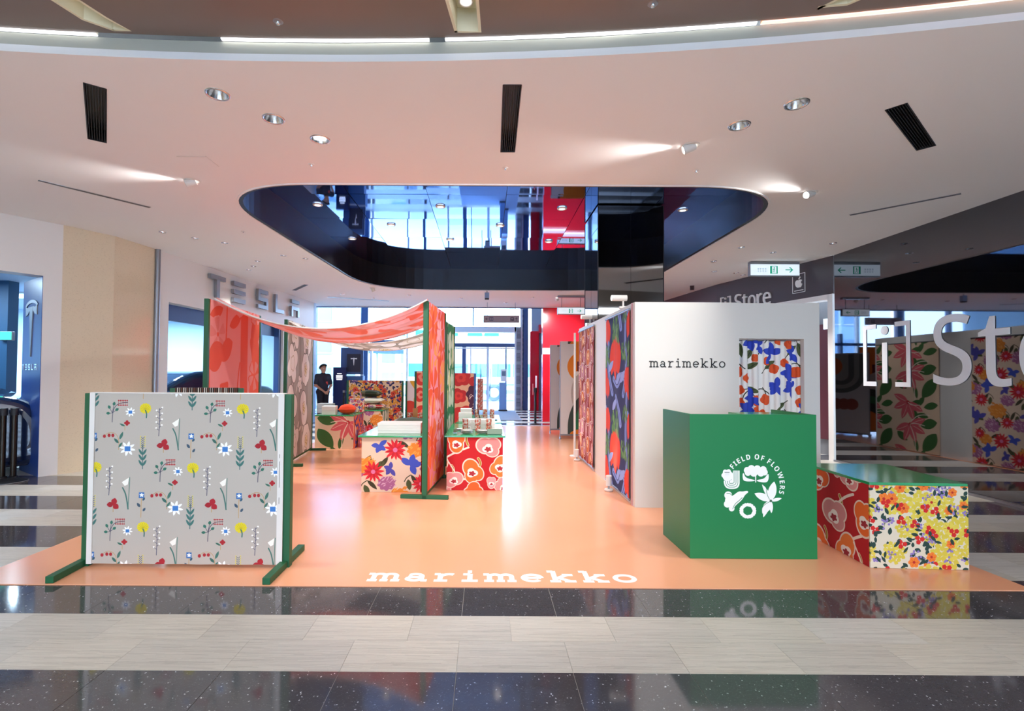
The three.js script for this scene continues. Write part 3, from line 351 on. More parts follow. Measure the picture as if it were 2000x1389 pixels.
{
  const pts = []; for (let x = -9; x <= 7.01; x += .25) pts.push([x, curveZ(x)]); pts.push([7, -16], [-9, -16]);
  const toV = (p) => new THREE.Vector2(p[0], -p[1]), sh = new THREE.Shape(pts.map(toV)); sh.holes.push(new THREE.Path(recess.map(toV)));
  const hole = (x, z, r) => { const p = new THREE.Path(); p.absarc(x, -z, r, 0, 2 * PI, true); sh.holes.push(p); };
  for (const [x, z] of [...BIG, ...LIT]) hole(x, z, .075); for (const [x, z] of SMALL) hole(x, z, .045);
  const rect = (c, w, l, turn) => sh.holes.push(new THREE.Path([[-w, -l], [w, -l], [w, l], [-w, l]].map(([a, b]) => new THREE.Vector2(c[0] + a * Math.cos(turn) + b * Math.sin(turn), -(c[1] - a * Math.sin(turn) + b * Math.cos(turn))))));
  for (const v of VENTS) { const q = ventAt(v); rect(q.c, .068, q.L / 2, q.turn); }
  part('ceiling_panel', new THREE.ExtrudeGeometry(sh, { depth: .05, bevelEnabled: false, curveSegments: 20 }).rotateX(-PI / 2).translate(0, C, 0), M.ceiling, ceil);
  const ed = []; for (let x = -9; x <= 7.01; x += .25) ed.push([x, curveZ(x)]);
  part('curved_fascia', strip(ed, C + .0505, C + .13, .03), paint(0xb7b6a8, .8), ceil);
  part('end_fascia', bx(16, 1.42, .1, -1, 4.35, -16.0), paint(0xe6ebf0, .6), ceil); part('end_trim', bx(13.5, .05, .06, -.2, C - .02, -16.06), M.blueFrame, ceil);
  part('access_panel', [bx(.3, .004, .008, -2.95, C - .001, -4.97), bx(.008, .004, .25, -2.8, C - .001, -5.08)], paint(0xcfcac5, .9), ceil);
}
function strip(pts, y0, y1, t, uvk) { // a vertical band that follows an outline on plan, with thickness
  const pos = [], uv = [], q = (a, b, c, d) => pos.push(...a, ...b, ...c, ...a, ...c, ...d); let s = 0;
  for (let i = 0; i < pts.length - 1; i++) { const [a, b] = [pts[i], pts[i + 1]], L = Math.hypot(b[0] - a[0], b[1] - a[1]) || 1e-6; const nrm = (k) => { const p = pts[Math.max(0, k - 1)], r = pts[Math.min(pts.length - 1, k + 1)], l = Math.hypot(r[0] - p[0], r[1] - p[1]) || 1; return [-(r[1] - p[1]) / l * t, (r[0] - p[0]) / l * t]; }; const na = nrm(i), nb = nrm(i + 1);
    q([a[0], y0, a[1]], [b[0], y0, b[1]], [b[0], y1, b[1]], [a[0], y1, a[1]]); q([b[0] - nb[0], y0, b[1] - nb[1]], [a[0] - na[0], y0, a[1] - na[1]], [a[0] - na[0], y1, a[1] - na[1]], [b[0] - nb[0], y1, b[1] - nb[1]]); q([a[0] - na[0], y0, a[1] - na[1]], [b[0] - nb[0], y0, b[1] - nb[1]], [b[0], y0, b[1]], [a[0], y0, a[1]]); q([a[0], y1, a[1]], [b[0], y1, b[1]], [b[0] - nb[0], y1, b[1] - nb[1]], [a[0] - na[0], y1, a[1] - na[1]]);
    for (let k = 0; k < 4; k++) uv.push(s, y0, s + L, y0, s + L, y1, s, y0, s + L, y1, s, y1); s += L; }
  const g = new THREE.BufferGeometry(); g.setAttribute('position', new THREE.Float32BufferAttribute(pos, 3)); g.setAttribute('uv', new THREE.Float32BufferAttribute(uv, 2)); g.computeVertexNormals(); return g;
}
// the raised recess lined with dark glass, its ceiling of mirror panes
const RH = 4.18;
{
  const o = struct('recess_wall'), closed = [...recess, recess[0]], r = rand(12), runs = []; let run = [closed[0]], s = 0;
  for (let i = 1; i < closed.length; i++) { const a = run[run.length - 1], b = closed[i], L = Math.hypot(b[0] - a[0], b[1] - a[1]), n = Math.max(1, Math.round(L / 1.15)); for (let k = 1; k <= n; k++) { const p = mix(a, b, k / n); s += L / n; run.push(p); if (s > 1.02 || (k === n && i === closed.length - 1)) { runs.push(run); run = [p]; s = 0; } } }
  const cut = (R) => { const a = mix(R[0], R[1], .004 / Math.max(.01, Math.hypot(R[1][0] - R[0][0], R[1][1] - R[0][1]))); return [a, ...R.slice(1)]; };
  for (const R of runs) part('glass_panel', strip(cut(R), C + .003, RH - .01, -.015), M.darkGlass, o);
  const inner = closed.map((p) => [lerp(p[0], .28, .012), lerp(p[1], -9.25, .012)]);
  part('rail', strip(inner, RH - .075, RH - .004, .04), M.dark, o); part('edge_trim', strip(closed.map((p) => [lerp(p[0], .28, .002), lerp(p[1], -9.25, .002)]), C - .012, C + .02, .02), M.ceiling, o);
  part('lining', strip(closed, C, RH + .2, -.06), M.black, o).position.set(0, 0, 0);
  const m = struct('recess_ceiling'); const g = bx(1.172, .012, 1.172);
  for (let i = -3; i < 3; i++) for (let j = 0; j < 7; j++) { const p = part('mirror_pane', g, M.mirror, m, [.3 + (i + .5) * 1.18, RH + .015, -5.1 - (j + .5) * 1.18]); p.rotation.set((r() - .5) * .012 + ((i + j) % 2 ? .006 : -.006), 0, (r() - .5) * .01); }
  part('pane_backing', bx(7.4, .05, 8.6, .3, RH + .08, -9.2), M.black, m);
}
// upper brown ceiling towards the camera, with sunken light slots
{
  const pts = [[-9, 7], [7, 7]]; for (let x = 7; x >= -9.01; x -= .25) pts.push([x, curveZ(x) + .034]);
  const toV = (p) => new THREE.Vector2(p[0], -p[1]), sh = new THREE.Shape(pts.map(toV)), Y = 3.8;
  const SLOTS = [[[-.22, -3.33], [-.04, -3.325], [-.06, -2.9], [-.09, -2.4], [-.3, -2.4], [-.28, -2.9]], [[-2.52, -3.335], [-2.4, -3.335], [-2.47, -3.2], [-2.54, -3.0], [-2.55, -2.5], [-2.75, -2.5], [-2.72, -3.0], [-2.65, -3.23]], [[2.06, -3.085], [2.23, -3.06], [2.6, -2.7], [2.9, -2.3], [2.68, -2.26], [2.4, -2.68]], [[-1.4, -1], [-1.2, -1], [-1.2, .4], [-1.4, .4]], [[1.2, -1], [1.4, -1], [1.4, .4], [1.2, .4]]];
  for (const s of SLOTS) sh.holes.push(new THREE.Path(s.map(toV)));
  const o = struct('ceiling_upper'); part('ceiling_panel', new THREE.ExtrudeGeometry(sh, { depth: .04, bevelEnabled: false }).rotateX(-PI / 2).translate(0, Y, 0), M.brown, o);
  { const gp = []; for (let x = -9; x <= 7.01; x += .25) gp.push([x, curveZ(x) + .036]); part('gap_cover', strip(gp, C + .195, C + .21, .06), M.white, o); }
  for (const s of SLOTS) { const c = [...s, s[0]], area = c.slice(1).reduce((a, p, i) => a + c[i][0] * p[1] - p[0] * c[i][1], 0); const q = area > 0 ? c.slice().reverse() : c; part('slot_side', strip(q, Y, Y + .16, .02), M.cream, o); const cx = s.reduce((a, p) => a + p[0], 0) / s.length, cz = s.reduce((a, p) => a + p[1], 0) / s.length; part('slot_cover', bx(Math.max(...s.map((p) => p[0])) - Math.min(...s.map((p) => p[0])) + .1, .03, Math.max(...s.map((p) => p[1])) - Math.min(...s.map((p) => p[1])) + .1, cx, Y + .175, cz), M.cream, o); }
  for (const [x, z, who] of [[-.165, -3.06, 'round lamp nearest the camera in the central ceiling slot'], [-.14, -3.19, 'round lamp at the far end of the central ceiling slot'], [-2.53, -3.12, 'round lamp in the curved slot at top left'], [2.3, -2.95, 'round lamp in the curved slot at top right']]) slotLamp(x, Y + .13, z, who);
  for (const [x0, x1, c, who] of [[-5, -2.66, 'white', 'thin white light line at the left end of the curved ceiling edge'], [-1.83, -.4, 'white', 'short white light line left of the central ceiling slot'], [-.29, 1.75, 'white', 'long white light line along the middle of the curved ceiling edge'], [1.78, 5, 'orange', 'orange light line at the right end of the curved ceiling edge']]) {
    const t = thing('cove_light', who, 'light', [0, 0, 0], 0, 'light lines in the curved ceiling gap'), p = []; for (let i = 0; i <= 12; i++) { const x = lerp(x0, x1, i / 12); p.push([x, curveZ(x) + .03]); }
    const col = c === 'white' ? NEUTRAL : new THREE.Color().setRGB(1, .42, .22); part('diffuser', strip(p, C + .132, C + .14, .026), M.led(1.5, col), t); part('housing', strip(p, C + .14, C + .19, .028), M.white, t);
    const xm = (x0 + x1) / 2, l = new THREE.RectAreaLight(col, LIGHT.cove, Math.min(2, x1 - x0), .024); l.position.set(xm, C + .13, curveZ(xm) + .017); l.rotation.x = -PI / 2; t.add(l);
  }
  for (const [x, z, who] of [[-1.37, -3.232, 'small round sprinkler head in the brown ceiling left of the central slot'], [1.024, -3.057, 'small round sprinkler head in the brown ceiling right of the central slot']]) { const t = thing('sprinkler_head', who, 'sprinkler', [x, Y, z]); part('plate', lathe([[.001, -.004], [.028, -.004], [.032, 0]]), M.steel, t); part('nozzle', lathe([[.001, -.02], [.012, -.02], [.014, -.004]]), M.chrome, t); }
  // unseen light panels above and behind the viewer, placed to light the shop fronts
  for (const [x, z, who] of [[-4.4, 1.8, 'left'], [0, 2.6, 'middle'], [4, 1.8, 'right']]) { const t = thing('unseen_ceiling_lamp', `unseen wide ceiling light panel lighting the shop fronts, ${who} one of three`, 'light', [x, Y, z]); part('frame', rb(2.7, .05, 1.5, .01, 0, -.02, 0), M.white, t); part('diffuser', bx(2.6, .01, 1.4, 0, -.048, 0), M.led(1.2, NEUTRAL), t); const l = new THREE.RectAreaLight(NEUTRAL, LIGHT.panel, 2.6, 1.4); l.position.y = -.07; l.rotation.x = -PI / 2; t.add(l); }
}
function spot(parent, from, to, k, ang, soft = 4, col = WARM, pen = .6) { const s = new THREE.SpotLight(col, k, 0, ang, pen, 2); s.position.set(...from); s.target.position.set(...to); s.castShadow = true; s.shadow.radius = soft; s.shadow.mapSize.set(1024, 1024); parent.add(s, s.target); }
function slotLamp(x, y, z, who) { const t = thing('slot_lamp', who, 'light', [x, y, z], 0, 'round lamps in the ceiling slots'); part('housing', lathe([[.05, .03], [.05, -.02], [.042, -.03], [.036, -.02], [.03, .02]]), M.white, t); part('bulb', lathe([[.001, -.022], [.026, -.02], [.034, -.012]]), M.led(3, NEUTRAL), t); spot(t, [0, -.06, 0], [0 - x * .25, -3.8, -.8], LIGHT.slot, .42); }

// ---------------------------------------------------------------- cloth screens on green frames
function screen(label, A, B, h, mats, o = {}) {                             // A to B on plan; the printed face looks to local +z
  const t = thing('fabric_screen', label, 'screen'), L = along(t, A, B), p = o.post ?? .05, fl = o.foot ?? .58, fm = o.frame ?? M.greenFrame, y0 = o.y0 ?? .07;
  for (const s of [-1, 1]) { part('post', rb(p, h, p, .004, s * (L / 2 - p / 2), h / 2, 0), fm, t); const q = s < 0 ? o.rear ?? fl : fl; if (fl) part('foot', rb(p, .045, q, .004, s * (L / 2 - p / 2), .0225 + .006, 0), fm, t); }
  part('bottom_rail', rb(L - 2 * p, .035, .035, .004, 0, y0 - .02, 0), fm, t); part('top_rail', rb(L - 2 * p, .03, .03, .004, 0, h - .02, 0), fm, t);
  const W = L - 2 * p + (o.over ?? .01), H = h - y0 + .004, g = bx(W, H, .036, 0, y0 + H / 2, 0);
  part('cloth', g, mats[0], t, [0, 0, o.lift ?? 0]);
  if (mats[1]) part('cloth', bx(W - .004, H - .01, .012, 0, y0 + H / 2, -.016), mats[1], t);
  return t;
}
{ // the low screen in front: meadow cloth stretched over the frame with its pale selvedges showing
  const t = thing('fabric_screen', 'low front screen of beige cloth printed with small wild flowers, on green legs', 'screen', [-2.3, 0, -3.9], 0), L = 1.545, h = 1.335;
  for (const s of [-1, 1]) { part('post', rb(.058, h, .058, .004, s * (L / 2), h / 2, -.02), M.greenFrame, t); const f = part('foot', rb(.056, .05, .7, .004), M.greenFrame, t, [s * (L / 2) - (s < 0 ? .025 : .012), .031, -.02]); f.rotation.y = s < 0 ? .09 : .01; part('brace', rb(.03, .05, .03, .003, s * (L / 2 - .03), .08, -.02), M.greenFrame, t); }
  part('top_rail', rb(L, .04, .04, .004, 0, h - .02, -.02), M.greenFrame, t); part('bottom_rail', rb(L, .03, .03, .004, 0, .06, -.02), M.greenFrame, t);
  const W = 1.485, g = new THREE.PlaneGeometry(W, 1.31, 60, 24), p = g.attributes.position, uv = g.attributes.uv; // gently rippled
  for (let i = 0; i < p.count; i++) { const x = p.getX(i), y = p.getY(i); p.setZ(i, .0025 * Math.sin(x * 21 + y * 1.3) + .0015 * Math.sin(y * 9 + x * 4)); uv.setXY(i, (uv.getX(i)) * 1.39 + .005, uv.getY(i) * 1.31 + .475); }
  g.computeVertexNormals();
  const c = part('cloth', g, M.meadow, t, [0, .03 + .655, .018]); const edge = (x, w, z) => part('selvedge', bx(w, 1.312, .006), M.selvedge, t, [x, .685, z]);
  edge(-.73, .04, .021); edge(.728, .045, .021); part('top_fold', rb(1.5, .008, .075, .003, 0, h + .004, -.014), M.selvedge, t); part('back_cloth', bx(1.49, 1.3, .006, 0, .685, -.046), M.selvedge, t);
  part('selvedge_print', [.52, .72, .86].map((y, i) => bx(.004, [.05, .2, .03][i], .001, .722, y, .0246)), paint(0x77746e, .8), t);
}
screen('tall screen with large coral and pink blossoms at left, behind the front screen', [-3.41, -7.55], [-3.24, -5.8], 2.36, [M.coral], { foot: .58 }).rotation.y += 0;
screen('tall grey screen with white blossoms, next to the showroom window', [-3.37, -9.76], [-3.2, -8.02], 2.36, [M.grey], { foot: .58 });
{ const t = screen('tall narrow screen of orange, red and pink blossoms in the middle of the shop', [-.6, -7.28], [-.722, -6.02], 2.38, [M.orange], { foot: .58, rear: .1, post: .06 }); }
screen('tall screen of green and white cloth behind the orange and pink one', [-.575, -9.0], [-.655, -8.16], 2.35, [M.green], { foot: .12, post: .06 });
screen('low screen packed with orange, ochre and red flowers, near the street doors', [-3.36, -12.2], [-1.98, -12.2], 1.33, [M.autumn], { foot: .5 });
screen('low white screen with a yellow ribbon and red disc, beside the orange flower screen', [-1.93, -12.15], [-1.5, -12.15], 1.33, [M.swirl], { foot: .4 });
screen('peach screen with red rosettes and violet blossoms, left of the orange and pink screen', [-1.62, -11.5], [-.85, -11.5], 1.56, [M.bouquet], { foot: .4 });
screen('dark red and plum flower screen standing behind the mugs', [-.74, -11.0], [-.2, -11.0], 1.52, [M.darkRed], { foot: .4, frame: M.blueFrame });
screen('tall banner with orange cloud and green arches, nearer of two at the aisle', [1.74, -11.72], [2.9, -11.72], 2.28, [M.arch], { foot: .16, post: .022, frame: M.steel, y0: .12 });
screen('tall banner with orange cloud and arches, farther of two at the aisle', [1.66, -12.9], [2.8, -12.9], 2.26, [M.arch], { foot: .16, post: .022, frame: M.steel, y0: .12 });
screen('tall grey banner with nested bands, seen mirrored in the dark shop glass', [2.75, -12.6], [3.55, -13.6], 2.1, [M.band, M.band], { foot: .2, post: .022, frame: M.steel }).rotation.y += PI;
{ const t = thing('hanging_cloth', 'narrow hanging strip of dark spotted cloth right of the plum screen', 'cloth', [-.12, 0, -12]); part('pole', cyl(.012, .012, 1.5, -.12, .75, 0), M.steel, t); part('base', cyl(.12, .12, .02, -.12, .016, 0), M.black, t); const g = new THREE.PlaneGeometry(.14, .75, 10, 14), p = g.attributes.position, uv = g.attributes.uv; for (let i = 0; i < p.count; i++) { p.setZ(i, .02 * Math.sin(p.getX(i) * 70)); uv.setXY(i, uv.getX(i) * .14, uv.getY(i) * .75); } g.computeVertexNormals(); part('cloth', g.translate(0, 1.02, .01), M.mug, t); part('arm', cyl(.008, .008, .2, 0, 1.4, 0).rotateZ(0), M.steel, t); }

screen('low screen of black and white striped cloth, just showing over the front screen', [-3.32, -5.3], [-2.62, -5.45], 1.335, [M.stripe], { foot: .4 });
// ---------------------------------------------------------------- canopies slung between the screens
function canopy(label, x0, x1, z0, z1, h0, h1, sag, mat, back) {
  const t = thing('canopy', label, 'canopy'), nx = 48, nz = 22, pos = [], uv = [], idx = [];
  const at = (u, v) => { const hh = lerp(h0, h1, v) - (u < .5 ? 0 : 0), y = hh - 4 * sag * u * (1 - u) * (1 - .08 * Math.sin(v * PI)) + .012 * Math.sin(v * 17 + u * 3) * Math.sin(u * PI) + .02 * Math.sin(v * 9) * (1 - Math.abs(2 * u - 1)) + .03 * Math.sin(v * 40) * Math.pow(Math.abs(2 * u - 1), 3); return [lerp(x0[0], x1[0], u) + lerp(0, 1, v) * lerp(x0[1] - x0[0], x1[1] - x1[0], u), y, lerp(z0, z1, v)]; };
  for (let j = 0; j <= nz; j++) for (let i = 0; i <= nx; i++) { pos.push(...at(i / nx, j / nz)); uv.push(j / nz * Math.abs(z1 - z0), i / nx * 2.8); }
  for (let j = 0; j < nz; j++) for (let i = 0; i < nx; i++) { const a = j * (nx + 1) + i, b = a + nx + 1; idx.push(a, a + 1, b, a + 1, b + 1, b); }
  const g = new THREE.BufferGeometry(); g.setAttribute('position', new THREE.Float32BufferAttribute(pos, 3)); g.setAttribute('uv', new THREE.Float32BufferAttribute(uv, 2)); g.setIndex(idx); g.computeVertexNormals();
  part('cloth', g, mat, t); const hem = []; for (let i = 0; i <= nx; i++) hem.push(at(i / nx, 0)); part('hem', tube(hem, .009, 48, 6), back, t); const hem2 = hem.map((_, i) => at(i / nx, 1)); part('hem', tube(hem2, .007, 48, 6), back, t);
}
const thin = (t, n, c = 0xffffff) => new THREE.MeshPhysicalMaterial({ map: t, color: c, roughness: .95, transmission: .4, thickness: 0, side: THREE.DoubleSide, name: n });
canopy('sagging canopy of coral and pink cloth slung between the two tall blossom screens', [-3.22, -3.37], [-.7, -.63], -5.95, -7.35, 2.38, 2.3, .36, thin(tCoral, 'coral_canopy'), M.selvedge);
canopy('sagging canopy of beige and cream cloth slung behind the coral one', [-3.2, -3.33], [-.64, -.58], -8.15, -9.4, 2.34, 2.28, .36, thin(tGrey, 'beige_canopy'), M.selvedge);

// ---------------------------------------------------------------- tables and bench wrapped in cloth
function block(name, label, cat, x0, x1, z0, z1, h, front, side, o = {}) {  // z0 is the near side
  const w = x1 - x0, d = Math.abs(z1 - z0), t = thing(name, label, cat, [(x0 + x1) / 2, 0, (z0 + z1) / 2], o.turn ?? 0), th = .022, hb = h - th, b = .008;
  part('core', bx(w - .02, hb - .01, d - .02, 0, hb / 2 + b, 0), M.dark, t);
  part('front_cloth', bx(w, hb - b, .012, 0, (hb + b) / 2, d / 2 - .006), front, t); part('back_cloth', bx(w, hb - b, .012, 0, (hb + b) / 2, -d / 2 + .006), side, t);
  for (const s of [-1, 1]) part('side_cloth', bx(.012, hb - b, d - .026, s * (w / 2 - .006), (hb + b) / 2, 0), s < 0 ? side : o.right ?? side, t);
  const ov = o.over ?? .03; part('table_top', rb(w + 2 * ov, th, d + 2 * ov, .004, 0, h - th / 2, 0), M.greenTop, t);
  return t;
}
block('display_table', 'table wrapped in cream cloth with red daisies and purple blossoms, left of the aisle', 'table', -1.555, -.805, -6.36, -7.5, .72, M.daisy, shifted(M.daisy, .3, .2), { over: .04, right: M.lace });
block('display_table', 'table of daisy cloth farther back, behind the white boxes and the dark cushion', 'table', -1.5, -.8, -7.7, -8.7, .72, shifted(M.daisy, .5, .4), M.daisy, { over: .03 });
block('display_table', 'table wrapped in red poppy cloth at the end of the aisle table row', 'table', -.49, .232, -6.49, -8.02, .71, M.poppy, shifted(M.poppy, .3, .1), { over: .03 });
block('display_table', 'second red table carrying mugs, behind the one with the stacked cups', 'table', -.45, .25, -8.24, -9.8, .71, M.poppy, M.poppy, { over: .02 });
block('display_table', 'table wrapped in peach cloth with green leaves and pink lilies, with red cushion on it', 'table', -3.36, -2.6, -9.94, -10.75, .675, M.leaf, M.plum, { over: .005, right: M.plum });
block('display_table', 'narrow table with blue blossoms on cream and a green end, below the cushion pile', 'table', -2.76, -2.24, -11.0, -11.7, .7, shifted(M.daisy, .1, .5), M.leaf, { over: .01, right: M.green });
block('bench', 'green topped bench with red poppy side and small flower front, right of the counter', 'bench', 3.035, 3.775, -3.935, -4.8, .672, M.small, shifted(M.poppy, .15, .3), { over: 0, turn: -.045, right: M.poppy });
{ // counter with the printed ring of words and flower emblems
  const t = thing('counter', 'square green counter with a white ring of lettering and flower emblems', 'counter', [2.2, 0, -4.44]), w = 1.04, h = 1.176, d = .62;
  const [c, x] = canvas(1024, Math.round(1024 * h / w), '#147a45'); X = x; const k = 1024 / 1.04; // pixels per metre
  x.setTransform(k * .16 / 237, 0, 0, k * .16 / 237, 0, 0); // in the pixels of a 1389 square laid over .65 m
  const S = 1389 * .16 / 237; x.setTransform(k * .672 / 1389, 0, 0, k * .672 / 1389, k * .215, k * .245);
  x.fillStyle = '#f3f3f1'; x.textAlign = 'center'; x.textBaseline = 'middle'; x.font = 'bold 120px sans-serif';
  const cx = 640, cy = 690, R = 480, word = 'FIELD OF FLOWERS', W = [...word].map((q) => x.measureText(q).width * 1.0), tot = W.reduce((a, b) => a + b, 0); let a = -.95; const span = 2.85;
  [...word].forEach((q, i) => { const m = a + W[i] / tot * span / 2; x.save(); x.translate(cx + R * Math.sin(m), cy - R * Math.cos(m)); x.rotate(m); x.fillText(q, 0, 0); x.restore(); a += W[i] / tot * span; });
  const G = '#147a45', F = '#f3f3f1';
  blob(190, 520, 92, 96, 6, .14, F, .3); for (const [o, col] of [[0, F], [26, G], [34, F], [58, G], [66, F], [90, G], [98, F]]) { x.beginPath(); x.moveTo(400 - o, 444); x.lineTo(400 - o, 640); x.quadraticCurveTo(400 - o, 755 - o, 290 - o * .3, 755 - o); x.lineTo(230, 755 - o); x.quadraticCurveTo(130 + o, 745 - o, 130 + o, 620); x.lineTo(262, 600); x.lineTo(290, 444); x.closePath(); fill(col); } dot(196, 530, 88, F, 92); line([[150, 476], [224, 476]], 12, '#6f7d76'); for (let i = 0; i < 4; i++) line([[160 + i * 18, 494], [160 + i * 18, 526]], 3, '#b9bdb9');
  for (const [X0, Y0, r] of [[530, 440, 58], [600, 410, 60], [700, 415, 62], [800, 425, 58], [820, 470, 56], [540, 480, 54], [640, 480, 66], [760, 482, 62]]) dot(X0, Y0, r, F); line([[672, 500], [672, 636]], 18, F); smooth([[452, 490], [470, 484], [500, 570], [660, 600], [660, 624], [470, 630], [448, 560]], true); fill(F); smooth([[895, 500], [870, 500], [820, 580], [690, 600], [690, 626], [850, 650], [890, 600]], true); fill(F);
  for (const [X0, Y0, r] of [[205, 862, 66], [190, 1010, 60], [262, 1085, 48], [240, 950, 90]]) dot(X0, Y0, r, F); smooth([[200, 900], [300, 860], [380, 790], [450, 800], [530, 780], [550, 810], [490, 850], [440, 940], [330, 1030], [280, 1100], [200, 1040]], true); fill(F); line([[280, 1090], [310, 1010], [380, 960], [440, 900]], 9, G); line([[180, 830], [230, 825], [272, 866]], 9, G);
  smooth(blobPts(535, 1120, 142, 130, 20, .1), true); fill(F); blob(535, 1120, 78, 74, 7, .06, G);
  for (const [L, Wd, an, b] of [[330, 150, -1.45, .06], [300, 130, -2.62, -.1], [300, 90, 2.25, -.25], [260, 140, 2.1, .05], [190, 60, -.15, -.08], [210, 62, 1.45, .08], [310, 70, -1.92, -.14]]) leaf(925, 950, L, Wd, an, F, b); line([[910, 965], [800, 1010], [745, 1160]], 8, G); line([[905, 930], [860, 860], [845, 700]], 8, G); dot(925, 952, 22, '#4a6b52');
  const face = new THREE.MeshPhysicalMaterial({ map: texture(c, w, h), roughness: .42 });
  part('front_panel', bx(w, h, .02, 0, h / 2 + .008, d / 2 - .01), face, t).geometry.attributes.uv.needsUpdate = true;
  for (const s of [-1, 1]) part('side_panel', bx(.02, h, d - .021, s * (w / 2 - .01), h / 2 + .008, -.0105), M.greenPaint, t);
  part('back_panel', bx(w - .041, .95, .02, 0, .475 + .008, -d / 2 + .012), M.greenPaint, t); part('shelf', bx(w - .041, .02, d - .04, 0, .95, 0), M.white, t); part('worktop', bx(.42, .02, d - .05, .3, 1.15, -.01), M.greenTop, t); part('plinth', bx(w - .06, .012, d - .06, 0, .012, 0), M.black, t);
}
// ---------------------------------------------------------------- the white booth
{
  const o = struct('wall_booth'), h = 2.33, zf = -5.7, x0 = 1.7, x1 = 3.8, xl = 2.885, xr = 3.622, wt = .06, hd = 1.925, zm = zf - wt / 2;
  part('wall_panel', bx(xl - x0, h, wt, (x0 + xl) / 2, h / 2 + .005, zm), M.white, o); part('wall_panel', bx(x1 - xr, h, wt, (xr + x1) / 2, h / 2 + .005, zm), M.white, o); part('lintel', bx(xr - xl, h - hd, wt, (xl + xr) / 2, (h + hd) / 2, zm), M.white, o);
  part('side_panel', bx(.05, h, 3.35, x0 + .025, h / 2 + .005, zf - wt - 1.675), M.white, o); part('edge_trim', bx(.012, h, .05, x0 - .004, h / 2 + .005, zf - .1), paint(0xcaa0a0, .6), o);
  part('side_panel', bx(.05, h, 5.3, x1 - .025, h / 2 + .005, zf - wt - 2.65), M.white, o); part('rear_panel', bx(x1 - 2.5, h, .05, (2.4 + x1) / 2, h / 2 + .005, -11.1), M.white, o);
  const s = thing('wall_lettering', 'small black slab letters of a brand word on the white booth wall', 'sign', [2.293, 1.592, zf + .001]); slabWord('marimekko', .865, .15, .004, 'letter', M.letterBlack, s, 1.0);
  // curtain in the doorway
  const c = thing('curtain', 'pleated white curtain with blue blossoms and orange berries in the booth doorway', 'curtain', [(xl + xr) / 2, 0, zf - wt - .05]);
  const g = new THREE.PlaneGeometry(.76, 1.88, 120, 8), p = g.attributes.position, uv = g.attributes.uv; for (let i = 0; i < p.count; i++) { const X0 = p.getX(i), q = (X0 / .76 + .5) * 6; p.setZ(i, .026 * Math.cos(q * 2 * PI) * (1 + .2 * Math.sin(q * 1.7)) + .004 * Math.sin(p.getY(i) * 3 + q)); p.setX(i, X0 + .008 * Math.sin(q * 4 * PI)); uv.setXY(i, uv.getX(i) * 1.02, uv.getY(i) * 1.88 - .38); } g.computeVertexNormals();
  const cm = M.curtain.clone(); cm.side = THREE.DoubleSide; part('cloth', g, cm, c, [0, .03 + .94, 0]); part('rod', cyl(.008, .008, .78).rotateZ(PI / 2), M.steel, c, [0, 1.912, 0]); for (let i = 0; i < 7; i++) part('hook', new THREE.TorusGeometry(.012, .002, 6, 14), M.steel, c, [-.33 + i * .11, 1.91, 0]).rotation.y = PI / 2;
}
function hanging(label, z0, z1, h, m, x = 1.69) { const t = thing('hanging_cloth', label, 'cloth', [x, 0, 0]), W = Math.abs(z0 - z1), g = new THREE.PlaneGeometry(W, h, 40, 10), p = g.attributes.position, uv = g.attributes.uv; for (let i = 0; i < p.count; i++) { p.setZ(i, .006 * Math.sin(p.getX(i) * 14 + p.getY(i)) + .004 * Math.sin(p.getY(i) * 5)); uv.setXY(i, uv.getX(i) * W, uv.getY(i) * h); } g.computeVertexNormals(); part('cloth', g.rotateY(-PI / 2).translate(-.014, h / 2 + .06, (z0 + z1) / 2), m, t); for (const [y, r] of [[.06, .012], [h + .05, .014]]) part('rod', cyl(r, r, W).rotateX(PI / 2).translate(-.012, y, (z0 + z1) / 2), M.steel, t); return t; }
hanging('navy cloth with red blossoms and green tufts at the near end of the booth side', -5.84, -7.0, 2.22, M.blue);
hanging('dark red cloth with pale oval blossoms at the far end of the booth side', -7.76, -9.02, 2.22, M.lace);
part('pole', [cyl(.02, .02, 2.26, 0, 1.14, 0), cyl(.09, .09, .02, 0, .018, 0)], M.selvedge, thing('cloth_pole', 'pale upright pole at the far end of the dark red cloth', 'pole', [1.64, 0, -9.2]));
function sideCloth(label, z0, z1, m, h = 2.16) { const t = thing('hanging_cloth', label, 'cloth', [3.815, 0, (z0 + z1) / 2], PI / 2), W = Math.abs(z1 - z0); part('cloth', bx(W, h, .012, 0, h / 2 + .02, 0), m, t); part('rod', cyl(.012, .012, W).rotateZ(PI / 2), M.steel, t, [0, h + .03, 0]); }
sideCloth('white cloth with red and purple daisies on the booth side, mirrored at far right', -7.2, -8.86, shifted(M.daisy, .2, .1)); sideCloth('pale cloth with green leaves and pink lilies on the booth side, mirrored in the glass', -9.5, -11.0, M.leaf);
